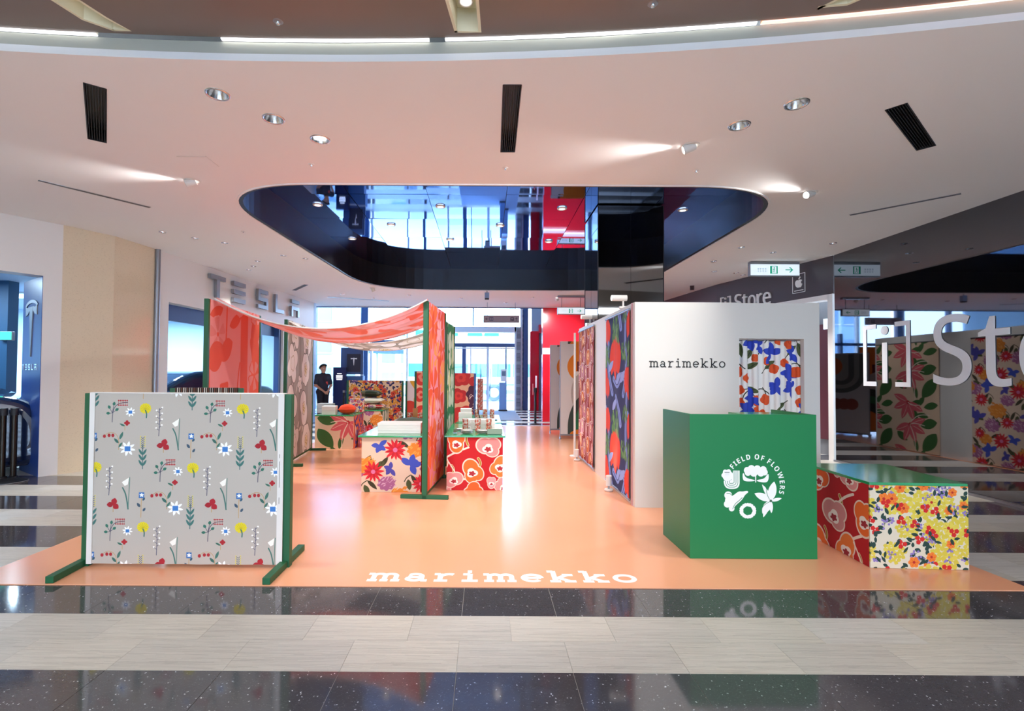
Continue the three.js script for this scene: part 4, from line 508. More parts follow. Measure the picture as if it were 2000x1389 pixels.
// lamps that wash the cloths
function washLamp(label, x, y, z, up) {
  const t = thing('wash_lamp', label, 'light', [x, y, z]);
  if (up) { part('base', lathe([[.001, .03], [.05, .03], [.055, .022], [.055, 0], [.001, 0]]), M.selvedge, t); part('stem', cyl(.012, .012, .05, 0, .05, 0), M.steel, t); part('head', lathe([[.036, .07], [.038, .19], [.034, .2], [.03, .19]]), M.white, t); part('lens', cyl(.03, .03, .004, 0, .185, 0), M.led(2, WARM), t); spot(t, [0, .22, 0], [.12, 2.2, 0], LIGHT.wash, .6); }
  else { part('clamp', rb(.1, .03, .06, .006, .03, 0, 0), M.white, t); part('stem', cyl(.012, .012, .1, .03, .06, 0), M.white, t); part('head', cyl(.038, .038, .19).rotateZ(PI / 2).translate(-.02, .12, 0), M.white, t); part('lens', cyl(.032, .032, .004).rotateZ(PI / 2).translate(-.117, .12, 0), M.led(1.5, WARM), t); }
}
washLamp('white cylinder lamp clamped on top of the booth above the navy cloth', 1.7, 2.35, -6.3); washLamp('white cylinder lamp clamped on top of the booth above the dark red cloth', 1.7, 2.34, -8.3);
washLamp('small white floor lamp at the foot of the navy cloth', 1.6, .007, -6.5, true); washLamp('small white floor lamp at the foot of the dark red cloth', 1.6, .007, -8.75, true);
// ---------------------------------------------------------------- goods on the tables
function makeMug(name, label, at, group) { const t = thing(name, label, 'mug', at, 0, group); const g = lathe([[.001, .002], [.034, .002], [.038, .008], [.042, .085], [.0395, .085], [.036, .012], [.001, .01]], 28), uv = g.attributes.uv; for (let i = 0; i < uv.count; i++) uv.setXY(i, uv.getX(i) * .26, uv.getY(i) * .3); part('cup', g, M.mug, t); part('handle', new THREE.TorusGeometry(.022, .005, 8, 18).translate(.05, .045, 0), M.letterWhite, t); return t; }
const mug0 = makeMug('mug', 'flowered white mug, lower one of the left stack on the front red table', [-.27, .711, -6.95], 'mugs on the red tables');
const mugs = [['upper mug of the left stack on the front red table', -.27, .797, -6.95], ['lower mug of the middle stack on the front red table', -.1, .711, -6.95], ['upper mug of the middle stack on the front red table', -.1, .797, -6.95], ['lower mug of the right stack on the front red table', .05, .711, -6.95], ['upper mug of the right stack on the front red table', .05, .797, -6.95],
  ['lower left mug of the tray on the second red table', -.14, .725, -8.7], ['upper left mug of the tray on the second red table', -.14, .811, -8.7], ['lower middle mug of the tray on the second red table', .0, .725, -8.7], ['upper middle mug of the tray on the second red table', .0, .811, -8.7], ['lower right mug of the tray on the second red table', .12, .725, -8.7], ['upper right mug of the tray on the second red table', .12, .811, -8.7]];
mugs.forEach(([l, x, y, z], i) => copy(mug0, [x, y, z], (i * 1.3) % 3, 'flowered ' + l));
for (const [i, [x, z]] of [[-1.34, -7.9], [-1.18, -7.9], [-1.0, -7.9]].entries()) for (const k of [0, 1]) copy(mug0, [x, .721 + k * .087, z], i + k, `${['left', 'middle', 'right'][i]} stack on the far daisy table, ${k ? 'upper' : 'lower'} flowered mug`).userData.group = 'mugs on the far daisy table';
{ const t = thing('tumbler', 'tall brown patterned tumbler among the mugs on the far daisy table', 'tumbler', [-1.09, .721, -7.85]); part('cup', lathe([[.001, .002], [.036, .002], [.04, .24], [.036, .24], [.032, .01], [.001, .01]]), paint(0xb07a4a, .4), t); }
{ const t = thing('mug_tray', 'dark tray under the mugs on the second red table', 'tray', [-.01, .711, -8.7]); part('tray', rb(.44, .012, .16, .005, 0, .006, 0), M.black, t); }
function makePlate(label, at) { const t = thing('plate', label, 'plate', at, 0, 'plates on the front red table'); part('dish', lathe([[.001, .004], [.05, .004], [.085, .016], [.086, .02], [.05, .01], [.001, .009]], 32), paint(0xe9e4d8, .2), t); part('rim', new THREE.TorusGeometry(.085, .0022, 6, 32).rotateX(PI / 2).translate(0, .019, 0), M.black, t); return t; }
const plate0 = makePlate('white plate with dark rim, lowest of the left front pile on the red table', [-.24, .711, -6.68]);
[['middle plate of the left front pile on the red table', -.24, .725, -6.68], ['top plate of the left front pile on the red table', -.24, .739, -6.68], ['lowest plate of the right front pile on the red table', -.03, .711, -6.68], ['middle plate of the right front pile on the red table', -.03, .725, -6.68], ['top plate of the right front pile on the red table', -.03, .739, -6.68], ['single plate behind the left mug stack on the red table', -.32, .711, -7.12], ['single plate behind the right mug stack on the red table', .14, .711, -7.1]].forEach(([l, x, y, z]) => copy(plate0, [x, y, z], 0, l));
function carton(label, at, w, h, d, turn = 0, m = M.box) { const t = thing('carton', label, 'box', at, turn); part('tray', rb(w, h * .96, d, .003, 0, h * .48, 0), m, t); part('lid', rb(w + .006, h * .5, d + .006, .003, 0, h * .755, 0), m, t); return t; }
carton('low white box behind the mugs on the front red table', [-.09, .711, -7.3], .46, .14, .2);
carton('cube of white packing on the second red table, lower of two', [-.33, .711, -8.5], .22, .14, .2); carton('smaller white box on top of the packing cube', [-.32, .852, -8.5], .18, .07, .16);
carton('lower long white box on the daisy table', [-1.12, .721, -6.7], .56, .07, .3, .02); carton('upper long white box on the daisy table', [-1.12, .792, -6.7], .56, .065, .3, .02);
carton('white gift box on the leaf table, left of the red cushion', [-3.12, .676, -10.1], .26, .17, .2, .06); carton('grey box at the back of the leaf table', [-3.32, .676, -10.5], .3, .2, .2, 0, paint(0xa8a9ae, .7));
{ const t = thing('price_stand', 'small dark price tag on the front red table', 'sign', [-.4, .711, -6.75]); part('card', bx(.045, .05, .003, 0, .026, 0), paint(0x6d6a55, .6), t); part('foot', bx(.05, .006, .03, 0, .003, 0), M.steel, t); }
{ const t = thing('price_stand', 'slanted green price board at the right corner of the front red table', 'sign', [.13, .711, -6.62]); part('card', bx(.2, .09, .004).rotateX(-.8).translate(0, .036, 0), paint(0x4f6b57, .4), t); part('foot', bx(.18, .008, .05, 0, .004, -.02), M.steel, t); }
{ const t = thing('pen_stand', 'slanting black pen holder beside the mugs on the second red table', 'stand', [-.08, .711, -8.42]); part('foot', cyl(.03, .03, .01, 0, .005, 0), M.black, t); part('pen', cyl(.008, .006, .28).rotateZ(.22).translate(-.03, .15, 0), M.black, t); }
function cushion(label, at, w, h, d, m, turn = 0) { // two puffed faces meeting in a seam, corners drawn out
  const t = thing('cushion', label, 'cushion', at, turn), faces = [];
  for (const s of [1, -1]) { const g = new THREE.PlaneGeometry(2, 2, 22, 22).rotateX(-PI / 2), p = g.attributes.position, uv = g.attributes.uv; for (let i = 0; i < p.count; i++) { const u = p.getX(i), v = p.getZ(i), k = Math.pow(Math.max(0, (1 - u * u) * (1 - v * v)), .42), pinch = 1 - .09 * (1 - u * u) * Math.abs(v) ** 3, pinch2 = 1 - .09 * (1 - v * v) * Math.abs(u) ** 3; p.setXYZ(i, u * w / 2 * pinch2, h / 2 + s * h / 2 * k * (1 - .06 * Math.sin(u * 9 + v * 6) * (1 - k * .7)), v * d / 2 * pinch); uv.setXY(i, u * w / 2, v * d / 2); } if (s < 0) { const ix = g.index.array; for (let i = 0; i < ix.length; i += 3) { const q = ix[i]; ix[i] = ix[i + 1]; ix[i + 1] = q; } } g.computeVertexNormals(); faces.push(g); }
  part('cover', faces, m, t); const e = []; for (let i = 0; i < 40; i++) { const a = i / 40 * 4, k = Math.floor(a), f = (a - k) * 2 - 1, q = [[f, -1], [1, f], [-f, 1], [-1, -f]][k]; e.push(V(q[0] * w / 2 * (1 - .09 * (1 - q[1] ** 2)), h / 2, q[1] * d / 2 * (1 - .09 * (1 - q[0] ** 2)))); } part('piping', new THREE.TubeGeometry(new THREE.CatmullRomCurve3(e, true), 80, .006, 6, true), m, t); return t;
}
cushion('dark green patterned cushion lying on the daisy table behind the white boxes', [-1.06, .722, -7.24], .5, .15, .42, paint(0x35453a, .9)); cushion('peach cushion beside the white boxes on the daisy table', [-.96, .722, -6.93], .2, .1, .14, paint(0xe0a487, .9));
cushion('orange red cushion on the leaf table', [-2.79, .678, -10.19], .34, .2, .3, paint(0xd84321, .9), .2); cushion('dark green cushion on top of the cushion pile', [-2.6, .97, -11.34], .5, .16, .42, shifted(fabric(tLeaf, 'dark_leaf_cloth'), .1, .1)).children[0].material.color.set(0x55604f);
cushion('white cushion in the middle of the cushion pile', [-2.55, .836, -11.33], .52, .13, .42, paint(0xdcd9c8, .9)); cushion('patterned cushion at the bottom of the cushion pile', [-2.5, .704, -11.35], .5, .13, .42, M.daisy);
function tote(label, at, m, turn) { const t = thing('tote_bag', label, 'bag', at, turn); part('body', rb(.3, .3, .07, .02, 0, .15, 0), m, t); for (const s of [-1, 1]) part('handle', tube([[-.08, .29, s * .03], [-.06, .42, s * .03], [.06, .42, s * .03], [.08, .29, s * .03]], .01, 20, 6), m, t); }
tote('violet and orange tote bag standing beside the leaf table', [-2.5, .006, -10.3], M.plum, 1.3); tote('white and dark tote bag standing at the right end of the leaf table', [-2.7, .676, -10.6], M.daisy, .5);

// ---------------------------------------------------------------- mirror clad column
{ const o = struct('column'), w = 1.03, cx = 2.275, cz = -8.36, y1 = 4.17, g = .004; part('core', bx(w - .04, y1, w - .04, cx, y1 / 2, cz), M.black, o);
  for (const [y0, y2] of [[.01, 2.5], [2.5, y1]]) for (const s of [-1, 1]) { const h = y2 - y0 - g, ym = (y0 + y2) / 2, hw = w / 2 - g; part('mirror_panel', bx(hw, h, .016, cx + s * w / 4, ym, cz + w / 2 - .008), M.column, o); part('mirror_panel', bx(hw, h, .016, cx + s * w / 4, ym, cz - w / 2 + .008), M.column, o); part('mirror_panel', bx(.016, h, hw - .016, cx - w / 2 + .008, ym, cz + s * (w / 4 - .005)), M.column, o); part('mirror_panel', bx(.016, h, hw - .016, cx + w / 2 - .008, ym, cz + s * (w / 4 - .005)), M.column, o); }
  part('corner_trim', [[-1, 1], [1, 1], [-1, -1], [1, -1]].map(([a, b]) => bx(.012, y1, .012, cx + a * w / 2, y1 / 2, cz + b * w / 2)), M.dark, o);
}
// ---------------------------------------------------------------- red wall and lobby
{ const o = struct('wall_red'); part('wall_panel', bx(3.3, C - 2.36, .4, 3.48, (C + 2.36) / 2, -16.2), M.red, o); part('wall_panel', bx(3.3, 2.15, .4, 3.48, 1.08, -16.2), M.red, o); part('white_band', bx(3.2, .2, .1, 3.46, 2.255, -16.3), M.led(.9, NEUTRAL), o); part('red_pier', bx(.36, 3.3, .5, 2.03, 1.65, -21.0), M.red, o); part('red_lintel', bx(1.6, .35, .5, 3.01, 3.4, -21.0), M.red, o); part('violet_post', bx(.16, 3.4, .14, 2.14, 1.7, -18.2), paint(0x9a8bb8, .3), o); part('side_panel', bx(.12, 3.6, 4.2, 2.6, 1.8, -18.6), M.red, o); }  // white band across the red wall has a glow of its own
{ const o = struct('door_2'), z = -21.2, F = M.paleFrame, D = M.blueFrame, H = 4.95; // glass street front with sliding doors
  part('portal_frame', [bx(2.95, .2, .3, -.15, 3.4, z), bx(.07, 3.5, .3, 1.26, 1.75, z), bx(.07, 3.5, .3, -1.6, 1.75, z)], F, o);
  part('head_trim', [bx(2.75, .04, .32, -.15, 3.28, z)], M.letterWhite, o);
  part('transom', [bx(2.8, .16, .12, -.15, 2.73, z)], D, o); part('track', bx(2.8, .05, .14, -.15, 2.6, z + .02), M.letterWhite, o);
  for (const [x, w, m] of [[-.9, .16, D], [-.62, .03, D], [.1, .1, F], [.87, .06, D]]) part('door_stile', bx(w, 2.65, .08, x, 1.325, z), m, o);
  for (const [x, w] of [[-.18, .025], [.2, .03]]) part('pull_handle', cyl(w / 2, w / 2, 1.2, x, 1.15, z + .08), M.dark, o);
  for (const [x0, x1] of [[-1.56, -.98], [-.8, .05], [.15, .84], [.9, 1.22]]) part('glass_pane', bx(x1 - x0, 2.55, .012, (x0 + x1) / 2, 1.3, z), M.glass, o);
  part('glass_pane', bx(2.75, .42, .012, -.15, 3.04, z), M.glass, o);
  part('stone_strip', bx(.17, 3.5, .26, 1.39, 1.75, z), paint(0x6d7680, .6), o); const br = rb(.19, .145, .3, .006); for (let i = 0; i < 22; i++) part('stone_block', br, paint(i % 3 ? 0x7f8890 : 0x9aa6ae, .6), o, [1.39 + (i % 2) * .006, .09 + i * .158, z + .01]);
  for (const [x, w, m, y] of [[1.53, .12, F, 4.9], [1.68, .24, D, 4.9], [-5.11, .3, D, 4.9], [-4.82, .1, M.letterWhite, 3.0], [-7.2, .12, D, 4.9], [-3.3, .06, F, 4.9], [-2.6, .1, D, 3.3]]) part('mullion', bx(w, y, .2, x, y / 2, z), m, o);
  for (const x0 of [[-7.9, -5.28], [-4.76, -3.35], [-3.25, -2.66], [-2.54, -1.66]]) part('glass_pane', bx(x0[1] - x0[0], H, .012, (x0[0] + x0[1]) / 2, H / 2, z), M.glass, o);
  part('glass_pane', bx(2.8, 1.4, .012, -.15, 4.25, z), M.glass, o); part('upper_post', bx(.07, 1.4, .1, -.52, 4.25, z), F, o); part('beam', bx(3.2, .12, .16, -3.2, 2.85, z + .02), D, o); part('beam', bx(11.5, .12, .24, -2.3, 4.98, z), D, o);
}
struct('wall_lobby_left', bx(.2, 5.2, 6, -8.0, 2.5, -18.3), paint(0xb9dcf2, .5)); struct('wall_lobby_side', bx(2.7, 5.2, .2, -6.7, 2.5, -15.7), paint(0xc4dcee, .5));
struct('wall_lobby_right', bx(2.9, 5.2, .2, 3.4, 2.5, -21.3), paint(0xa9c6dd, .5));
{ const t = thing('entrance_carpet', 'grey blue entrance carpet inside the sliding glass doors', 'carpet', [.1, .002, -18.6]); part('pile', bx(2.2, .012, 4.4, 0, .006, 0), paint(0x8f9db0, .95), t); part('rim', [bx(2.24, .006, .02, 0, .003, 2.21), bx(.02, .006, 4.4, 1.11, .003, 0), bx(.02, .006, 4.4, -1.11, .003, 0)], M.steel, t); }
{ const t = thing('terminal', 'blue grey terminal pillar with a small screen beside the glass doors', 'terminal', [.72, .016, -20.5]); part('cabinet', rb(.3, 1.15, .3, .02, 0, .58, 0), paint(0x6f9bd0, .4), t); part('base', rb(.36, .05, .36, .01, 0, .028, 0), M.dark, t); part('head', rb(.24, .5, .1, .02, .03, 1.45, 0), M.paleFrame, t); part('screen', bx(.16, .2, .01, .03, 1.52, .052), paint(0x27486e, .2), t); }
{ const t = thing('barrier_post', 'slim black post with a clear holder in front of the red wall', 'post', [1.53, .002, -15.3]); part('base', lathe([[.001, .03], [.05, .028], [.17, .012], [.18, 0]]), M.black, t); part('pole', cyl(.035, .035, .95, 0, .5, 0), M.black, t); part('head', cyl(.05, .05, .14, 0, 1.03, 0), M.black, t); part('holder', rb(.05, .36, .02, .006, .02, 1.28, 0), paint(0xcfc9e0, .2), t); part('notice', rb(.03, .34, .012, .004, -.08, 1.05, 0), paint(0xd86a78, .4), t); }
function barrier(label, x, z, n) { const t = thing('rope_barrier', label, 'barrier', [x, .002, z]); part('base', lathe([[.001, .035], [.06, .03], [.2, .014], [.21, 0]]), M.black, t); part('pole', cyl(.03, .03, .9, 0, .47, 0), M.dark, t); part('head', cyl(.04, .04, .07, 0, .94, 0), M.steel, t); if (n) part('belt', bx(n, .05, .006, n / 2, .93, 0), M.blueFrame, t); }
barrier('belt barrier post in front of the dark kiosk', -4.36, -15.5, .2); barrier('second belt barrier post right of the kiosk', -3.8, -15.5, 0);
{ const t = thing('kiosk', 'dark blue display kiosk with white lit lines behind the standing man', 'kiosk', [-4.62, .002, -15.95]); part('cabinet', rb(.4, 1.69, .12, .01, 0, .85, 0), paint(0x16255f, .35), t); for (const [y, w, h] of [[1.49, .14, .025], [1.42, .2, .045], [1.36, .2, .035], [1.31, .18, .035]]) part('text_line', bx(w, h, .006, .0, y, .062), M.led(.9, NEUTRAL), t); part('plinth', bx(.44, .05, .2, 0, .025, 0), M.black, t); }
{ const t = thing('display_board', 'dark board with a pale winged emblem beside the tall blue mullion', 'board', [-4.3, .002, -16.2]); part('panel', bx(.72, .86, .05, 0, 1.9, 0), paint(0x3b5688, .4), t); part('picture', bx(.44, .58, .01, .06, 1.84, .03), paint(0x27283f, .4), t); part('ledge', bx(.74, .03, .1, 0, 1.45, .02), M.paleFrame, t); part('counter', bx(.74, 1.4, .3, 0, .72, -.05), paint(0x3c6aa8, .4), t); part('emblem', [ribbon([[-.1, 1.98], [-.05, 1.98], [0, 2.0]], [.05, .02], .004), ribbon([[.1, 1.98], [.05, 1.98], [0, 2.0]], [.05, .02], .004), ribbon([[0, 2.0], [0, 1.76]], [.06, .012], .005)].map((g) => g.translate(.06, 0, .035)), M.letterWhite, t); }
// ---------------------------------------------------------------- hanging signs
function signFace(w, h, bg, draw) { const [c, x] = canvas(Math.round(512), Math.round(512 * h / w), bg); X = x; x.setTransform(5.12, 0, 0, 5.12, 0, 0); draw(100 * h / w); const t = new THREE.CanvasTexture(c); t.colorSpace = THREE.SRGBColorSpace; return t; }
const arrow = (x, y, dx, dy, s, c) => { line([[x - dx * s, y - dy * s], [x + dx * s, y + dy * s]], s * .28, c); line([[x + dx * s * .3 - dy * s * .6, y + dy * s * .3 - dx * s * .6], [x + dx * s, y + dy * s], [x + dx * s * .3 + dy * s * .6, y + dy * s * .3 + dx * s * .6]].map((p) => p), .01, c); X.beginPath(); X.moveTo(x + dx * s * .2 + dy * s * .7, y + dy * s * .2 + dx * s * .7); X.lineTo(x + dx * s, y + dy * s); X.lineTo(x + dx * s * .2 - dy * s * .7, y + dy * s * .2 - dx * s * .7); X.lineWidth = s * .28; X.strokeStyle = c; X.stroke(); };
function exitFace() { return signFace(.92, .21, '#eef6fa', (H) => { X.fillStyle = '#13936f'; X.fillRect(40, 3.5, 15.5, H - 7); X.fillStyle = '#eef6fa'; X.fillRect(44, 4.6, 9, H - 9.2); dot(48.4, 7, 1.2, '#13936f'); line([[48.4, 8.5], [47.6, 12]], 1.4, '#13936f'); line([[45.6, 11], [47.6, 9.4], [50, 11]], .9, '#13936f'); line([[46, 16.6], [47.2, 12.6], [50.2, 14], [50, 17]], 1, '#13936f'); arrow(79, H / 2, 1, 0, 7, '#13936f'); for (let i = 0; i < 4; i++) { X.fillStyle = '#aebfc8'; X.fillRect(14 + i * 5, 8, 3.2, 2.4); X.fillRect(14 + i * 5, 12, 3.4, 1.2); X.fillRect(14.6 + i * 5, 14.4, 2.6, 1.6); } }); }
function exitSign(label, x, y, z, k) { const t = thing('exit_sign', label, 'sign', [x, y, z]), w = .92 * k, h = .21 * k, tx = exitFace(); part('housing', rb(w + .02, h + .03, .08, .008, 0, 0, -.045), M.steel, t); const g = new THREE.PlaneGeometry(w, h); const m = new THREE.MeshStandardMaterial({ map: tx, emissiveMap: tx, emissive: new THREE.Color().setRGB(.85, .95, 1), emissiveIntensity: .55 }); part('face', g, m, t); part('face', g, m, t, [0, 0, -.09]).rotation.y = PI; for (const s of [-1, 1]) part('hanger', cyl(.008, .008, C - y - h / 2 - .01, s * w * .35, (C - y + h / 2) / 2, -.045), M.steel, t); part('canopy', bx(w, .05, .1, 0, C - y - .03, -.045), M.steel, t); }
exitSign('green and white escape sign with arrow hanging in front of the dark shop band', 5.44, 3.5, -9.4, 1); exitSign('green and white escape sign with arrow hanging before the red wall', 2.33, 3.24, -13.6, .8);
{ const t = thing('direction_sign', 'grey hanging direction sign with arrows and pictograms above the street doors', 'sign', [.47, 3.16, -15]); const tx = signFace(1.05, .2, '#8f8c99', (H) => { arrow(9, H / 2, -1, 0, 4, '#2c2f45'); X.fillStyle = '#4d5070'; X.fillRect(16, 4, 11, 11); X.fillStyle = '#8f8c99'; X.fillRect(18, 6, 3, 7); X.fillRect(22.5, 6, 3, 7); X.fillStyle = '#2c2f45'; X.fillRect(76, 5, 10, 10); X.fillStyle = '#8f8c99'; X.fillRect(78, 7, 6, 3.4); dot(79, 13, .9, '#8f8c99'); dot(83, 13, .9, '#8f8c99'); arrow(93, H / 2, 0, -1, 4, '#2c2f45'); }); part('panel', rb(1.08, .22, .05, .006, 0, 0, -.03), M.steel, t); part('face', new THREE.PlaneGeometry(1.05, .2), new THREE.MeshPhysicalMaterial({ map: tx, roughness: .5 }), t); for (const s of [-1, 1]) part('hanger', cyl(.008, .008, .4, s * .42, .3, -.03), M.steel, t); }
{ const t = thing('ceiling_speaker', 'small blue grey box hanging from the ceiling edge before the street doors', 'speaker', [.03, C, -12.95]); part('bracket', cyl(.012, .012, .05, 0, -.025, 0), M.steel, t); part('case', rb(.12, .15, .1, .01, 0, -.12, 0), paint(0x8fb0d8, .5), t); part('lens', rb(.11, .03, .09, .005, 0, -.21, 0), M.dark, t); }
// ---------------------------------------------------------------- ceiling fittings
function downlight(label, x, z, r, lit, group) { const t = thing('downlight', label, 'light', [x, C, z], 0, group); part('trim', lathe([[r, .004], [r, -.006], [r * 1.16, -.008], [r * 1.22, .0]].map((p) => p), 32), M.chrome, t); part('reflector', lathe([[r * .98, 0], [r * .8, .04], [r * .5, .075], [r * .3, .085]], 32), M.chrome, t); part('housing', lathe([[r * 1.02, .002], [r * 1.02, .1], [.001, .1]], 24), M.black, t); part('bulb', lit >= 1 ? lathe([[.001, .006], [r * .6, .008], [r * .72, .03]], 20) : lathe([[.001, .05], [r * .3, .055], [r * .36, .085]], 20), lit ? M.led(lit, NEUTRAL) : paint(0xbfb6ac, .2), t); return t; }
const bigWho = ['large chrome downlight at left, nearest of the three in a row', 'chrome downlight at left, second of the three in a row', 'large chrome downlight at right, nearest of its row', 'chrome downlight at right, second of its row'];
BIG.forEach(([x, z], i) => { const t = downlight(bigWho[i], x, z, .075, .5); spot(t, [0, -.03, 0], [(i < 2 ? 1.6 : -1.4) , -C, i % 2 ? -3.4 : -1.2], LIGHT.key, .62); });
LIT.forEach(([x, z]) => { const t = downlight('brightly shining downlight at left, third of the three in a row', x, z, .075, 5); spot(t, [0, -.03, 0], [1.0, -C, -2.2], LIGHT.key, .62); });
const RL = [[-2.679, -7.913], [-.733, -7.961], [-1.707, -8.963], [.252, -8.977], [1.22, -8.025], [-2.661, -9.908], [-.716, -9.929], [1.261, -10.039], [3.179, -8.061], [-1.7, -6.7], [.25, -6.7], [3.2, -10.0]];
const rlWho = ['left of its nearer row', 'second of the nearer row', 'left of the middle row', 'right of the middle row', 'third of the nearer row', 'left of the far row', 'second of the far row', 'third of the far row', 'right of the column', 'at the hidden front left', 'at the hidden front right', 'behind the column'];
RL.forEach(([x, z], i) => { const t = thing('recess_light', 'round white lamp set in the mirror ceiling, ' + rlWho[i], 'light', [x, RH, z], 0, 'lamps in the mirror ceiling'); part('trim', lathe([[.05, -.014], [.075, -.012], [.08, 0]], 28), M.white, t); part('lens', lathe([[.001, -.008], [.05, -.012]], 24), M.led(1.6, WARM), t); spot(t, [0, -.05, 0], [0, -3.5, .25], LIGHT.recess, .95, 3, WARM, .8); });
const throwTo = { 0: [.6, -C, .8], 2: [.4, -C, .2], 4: [.9, -C, 0], 6: [-.6, -C, -1.5], 8: [-1.4, -C, .3], 9: [.2, -C, .3], 11: [-.5, -C, -.4], 13: [-1.6, -C, .4], 15: [.8, -C, 0], 17: [.2, -C, 1.0], 18: [.9, -C, -1.6], 19: [0, -C, 1.6] };
const near = (x, z) => `small round downlight ${x < 0 ? 'near the white shop wall' : 'near the dark shop band'}`;
SMALL.forEach(([x, z], i) => { const rank = SMALL.filter((s, j) => (s[0] < 0) === (x < 0) && s[1] > z).length, side = SMALL.filter((s) => (s[0] < 0) === (x < 0)).length; const nth = ['nearest', 'second nearest', 'third nearest', 'fourth nearest', 'fifth nearest', 'sixth nearest', 'seventh nearest', 'eighth nearest', 'ninth nearest', 'tenth nearest', 'eleventh nearest', 'twelfth nearest', 'thirteenth nearest', 'fourteenth nearest'][rank]; const t = downlight(`small round downlight in the ${x < 0 ? 'left' : 'right'} half of the ceiling, ${nth} one`, x, z, .045, i % 2 ? 1.2 : 2, 'small ceiling downlights'); if (throwTo[i]) spot(t, [0, -.02, 0], throwTo[i], LIGHT.spot * (i === 9 || i === 11 ? 1.2 : 1), .72, 1.8); });
function headLamp(label, x, z, aim, beam) { const t = thing('spot_head', label, 'light', [x, C, z]); part('ring', lathe([[.05, 0], [.055, -.008], [.075, -.006], [.078, 0]], 28), M.white, t); const dir = V(...aim).normalize(), q = new THREE.Quaternion().setFromUnitVectors(V(0, -1, 0), dir); const h = part('head', lathe([[.046, .03], [.046, -.075], [.04, -.08], [.036, -.07]], 28), M.white, t); h.quaternion.copy(q); h.position.set(0, -.012, 0); const b = part('lens', cyl(.036, .036, .006, 0, -.066, 0), M.led(6, NEUTRAL), t); b.quaternion.copy(q); b.position.set(0, -.012, 0); const f = dir.clone().multiplyScalar(.1); spot(t, [f.x, f.y - .012, f.z], [aim[0] * 4, aim[1] * 4, aim[2] * 4], beam, .7, 3, NEUTRAL); }
headLamp('white tilted spot head at left, shining over the ceiling beside it', -3.305, -5.603, [-.9, -.4, .25], LIGHT.key * 1.1); headLamp('white tilted spot head right of centre, nearest of the shining two', 1.919, -4.661, [-.95, -.4, -.2], LIGHT.key * 1.1); headLamp('white tilted spot head at right beside the recess corner', 3.808, -5.849, [-.92, -.4, .3], LIGHT.key * 1.1); headLamp('small white spot head at the far left corner of the recess', -2.86, -12.62, [.3, -.8, -.3], LIGHT.spot);
headLamp('small white spot head before the red wall', 2.0, -14.0, [.15, -.62, -.8], 26);
for (const [x, z, w] of [[-1.812, -5.14, 'left of the three before the recess'], [.196, -5.2, 'middle of the three before the recess'], [2.209, -5.236, 'right of the three before the recess'], [-3.71, -7.615, 'beside the left edge of the recess']]) { const t = thing('sprinkler_head', 'small white sprinkler rosette, ' + w, 'sprinkler', [x, C, z]); part('plate', lathe([[.001, -.006], [.026, -.005], [.03, 0]]), M.selvedge, t); part('nozzle', lathe([[.001, -.022], [.008, -.022], [.01, -.005]]), M.chrome, t); }
VENTS.forEach((v, i) => { const q = ventAt(v), t = thing('ceiling_vent', ['black slatted air vent at the left of the pink ceiling', 'black slatted air vent in the middle of the ceiling', 'black slatted air vent at the right of the ceiling'][i], 'vent', [q.c[0], C, q.c[1]], q.turn); const L = q.L, w = .136; part('frame', [bx(.008, .03, L, -w / 2, .012, 0), bx(.008, .03, L, w / 2, .012, 0), bx(w, .03, .008, 0, .012, L / 2), bx(w, .03, .008, 0, .012, -L / 2)], M.dark, t); part('box', [bx(w, .01, L, 0, .12, 0), bx(.006, .1, L, -w / 2, .07, 0), bx(.006, .1, L, w / 2, .07, 0), bx(w, .1, .006, 0, .07, L / 2), bx(w, .1, .006, 0, .07, -L / 2)], M.black, t); const s = []; for (let k = -3; k <= 3; k++) s.push(bx(.004, .022, L - .02, k * .018, .014, 0)); part('slats', s, M.dark, t).userData.kind = 'stuff'; });
[[[-5.057, -5.615], [-4.404, -6.524], 'long thin slot in the ceiling at left'], [[4.862, -6.662], [5.58, -5.852], 'long thin slot in the ceiling at right'], [[-5.0, -13.037], [-4.38, -12.186], 'short dark slot in the ceiling above the metallic letters'], [[4.95, -12.0], [5.2, -12.6], 'short dark slot in the ceiling above the white partition'], [[-4.467, -14.131], [-2.87, -14.856], 'thin dark slot in the ceiling near the street doors']].forEach(([A, B, l], i) => { const t = thing('ceiling_slot', l, 'slot'), L = along(t, A, B), w = i < 2 ? .03 : .08; part('frame', [bx(L, .006, .012, 0, C - .002, w / 2 + .006), bx(L, .006, .012, 0, C - .002, -w / 2 - .006)], M.steel, t); part('opening', bx(L, .004, w, 0, C - .0015, 0), M.black, t); });
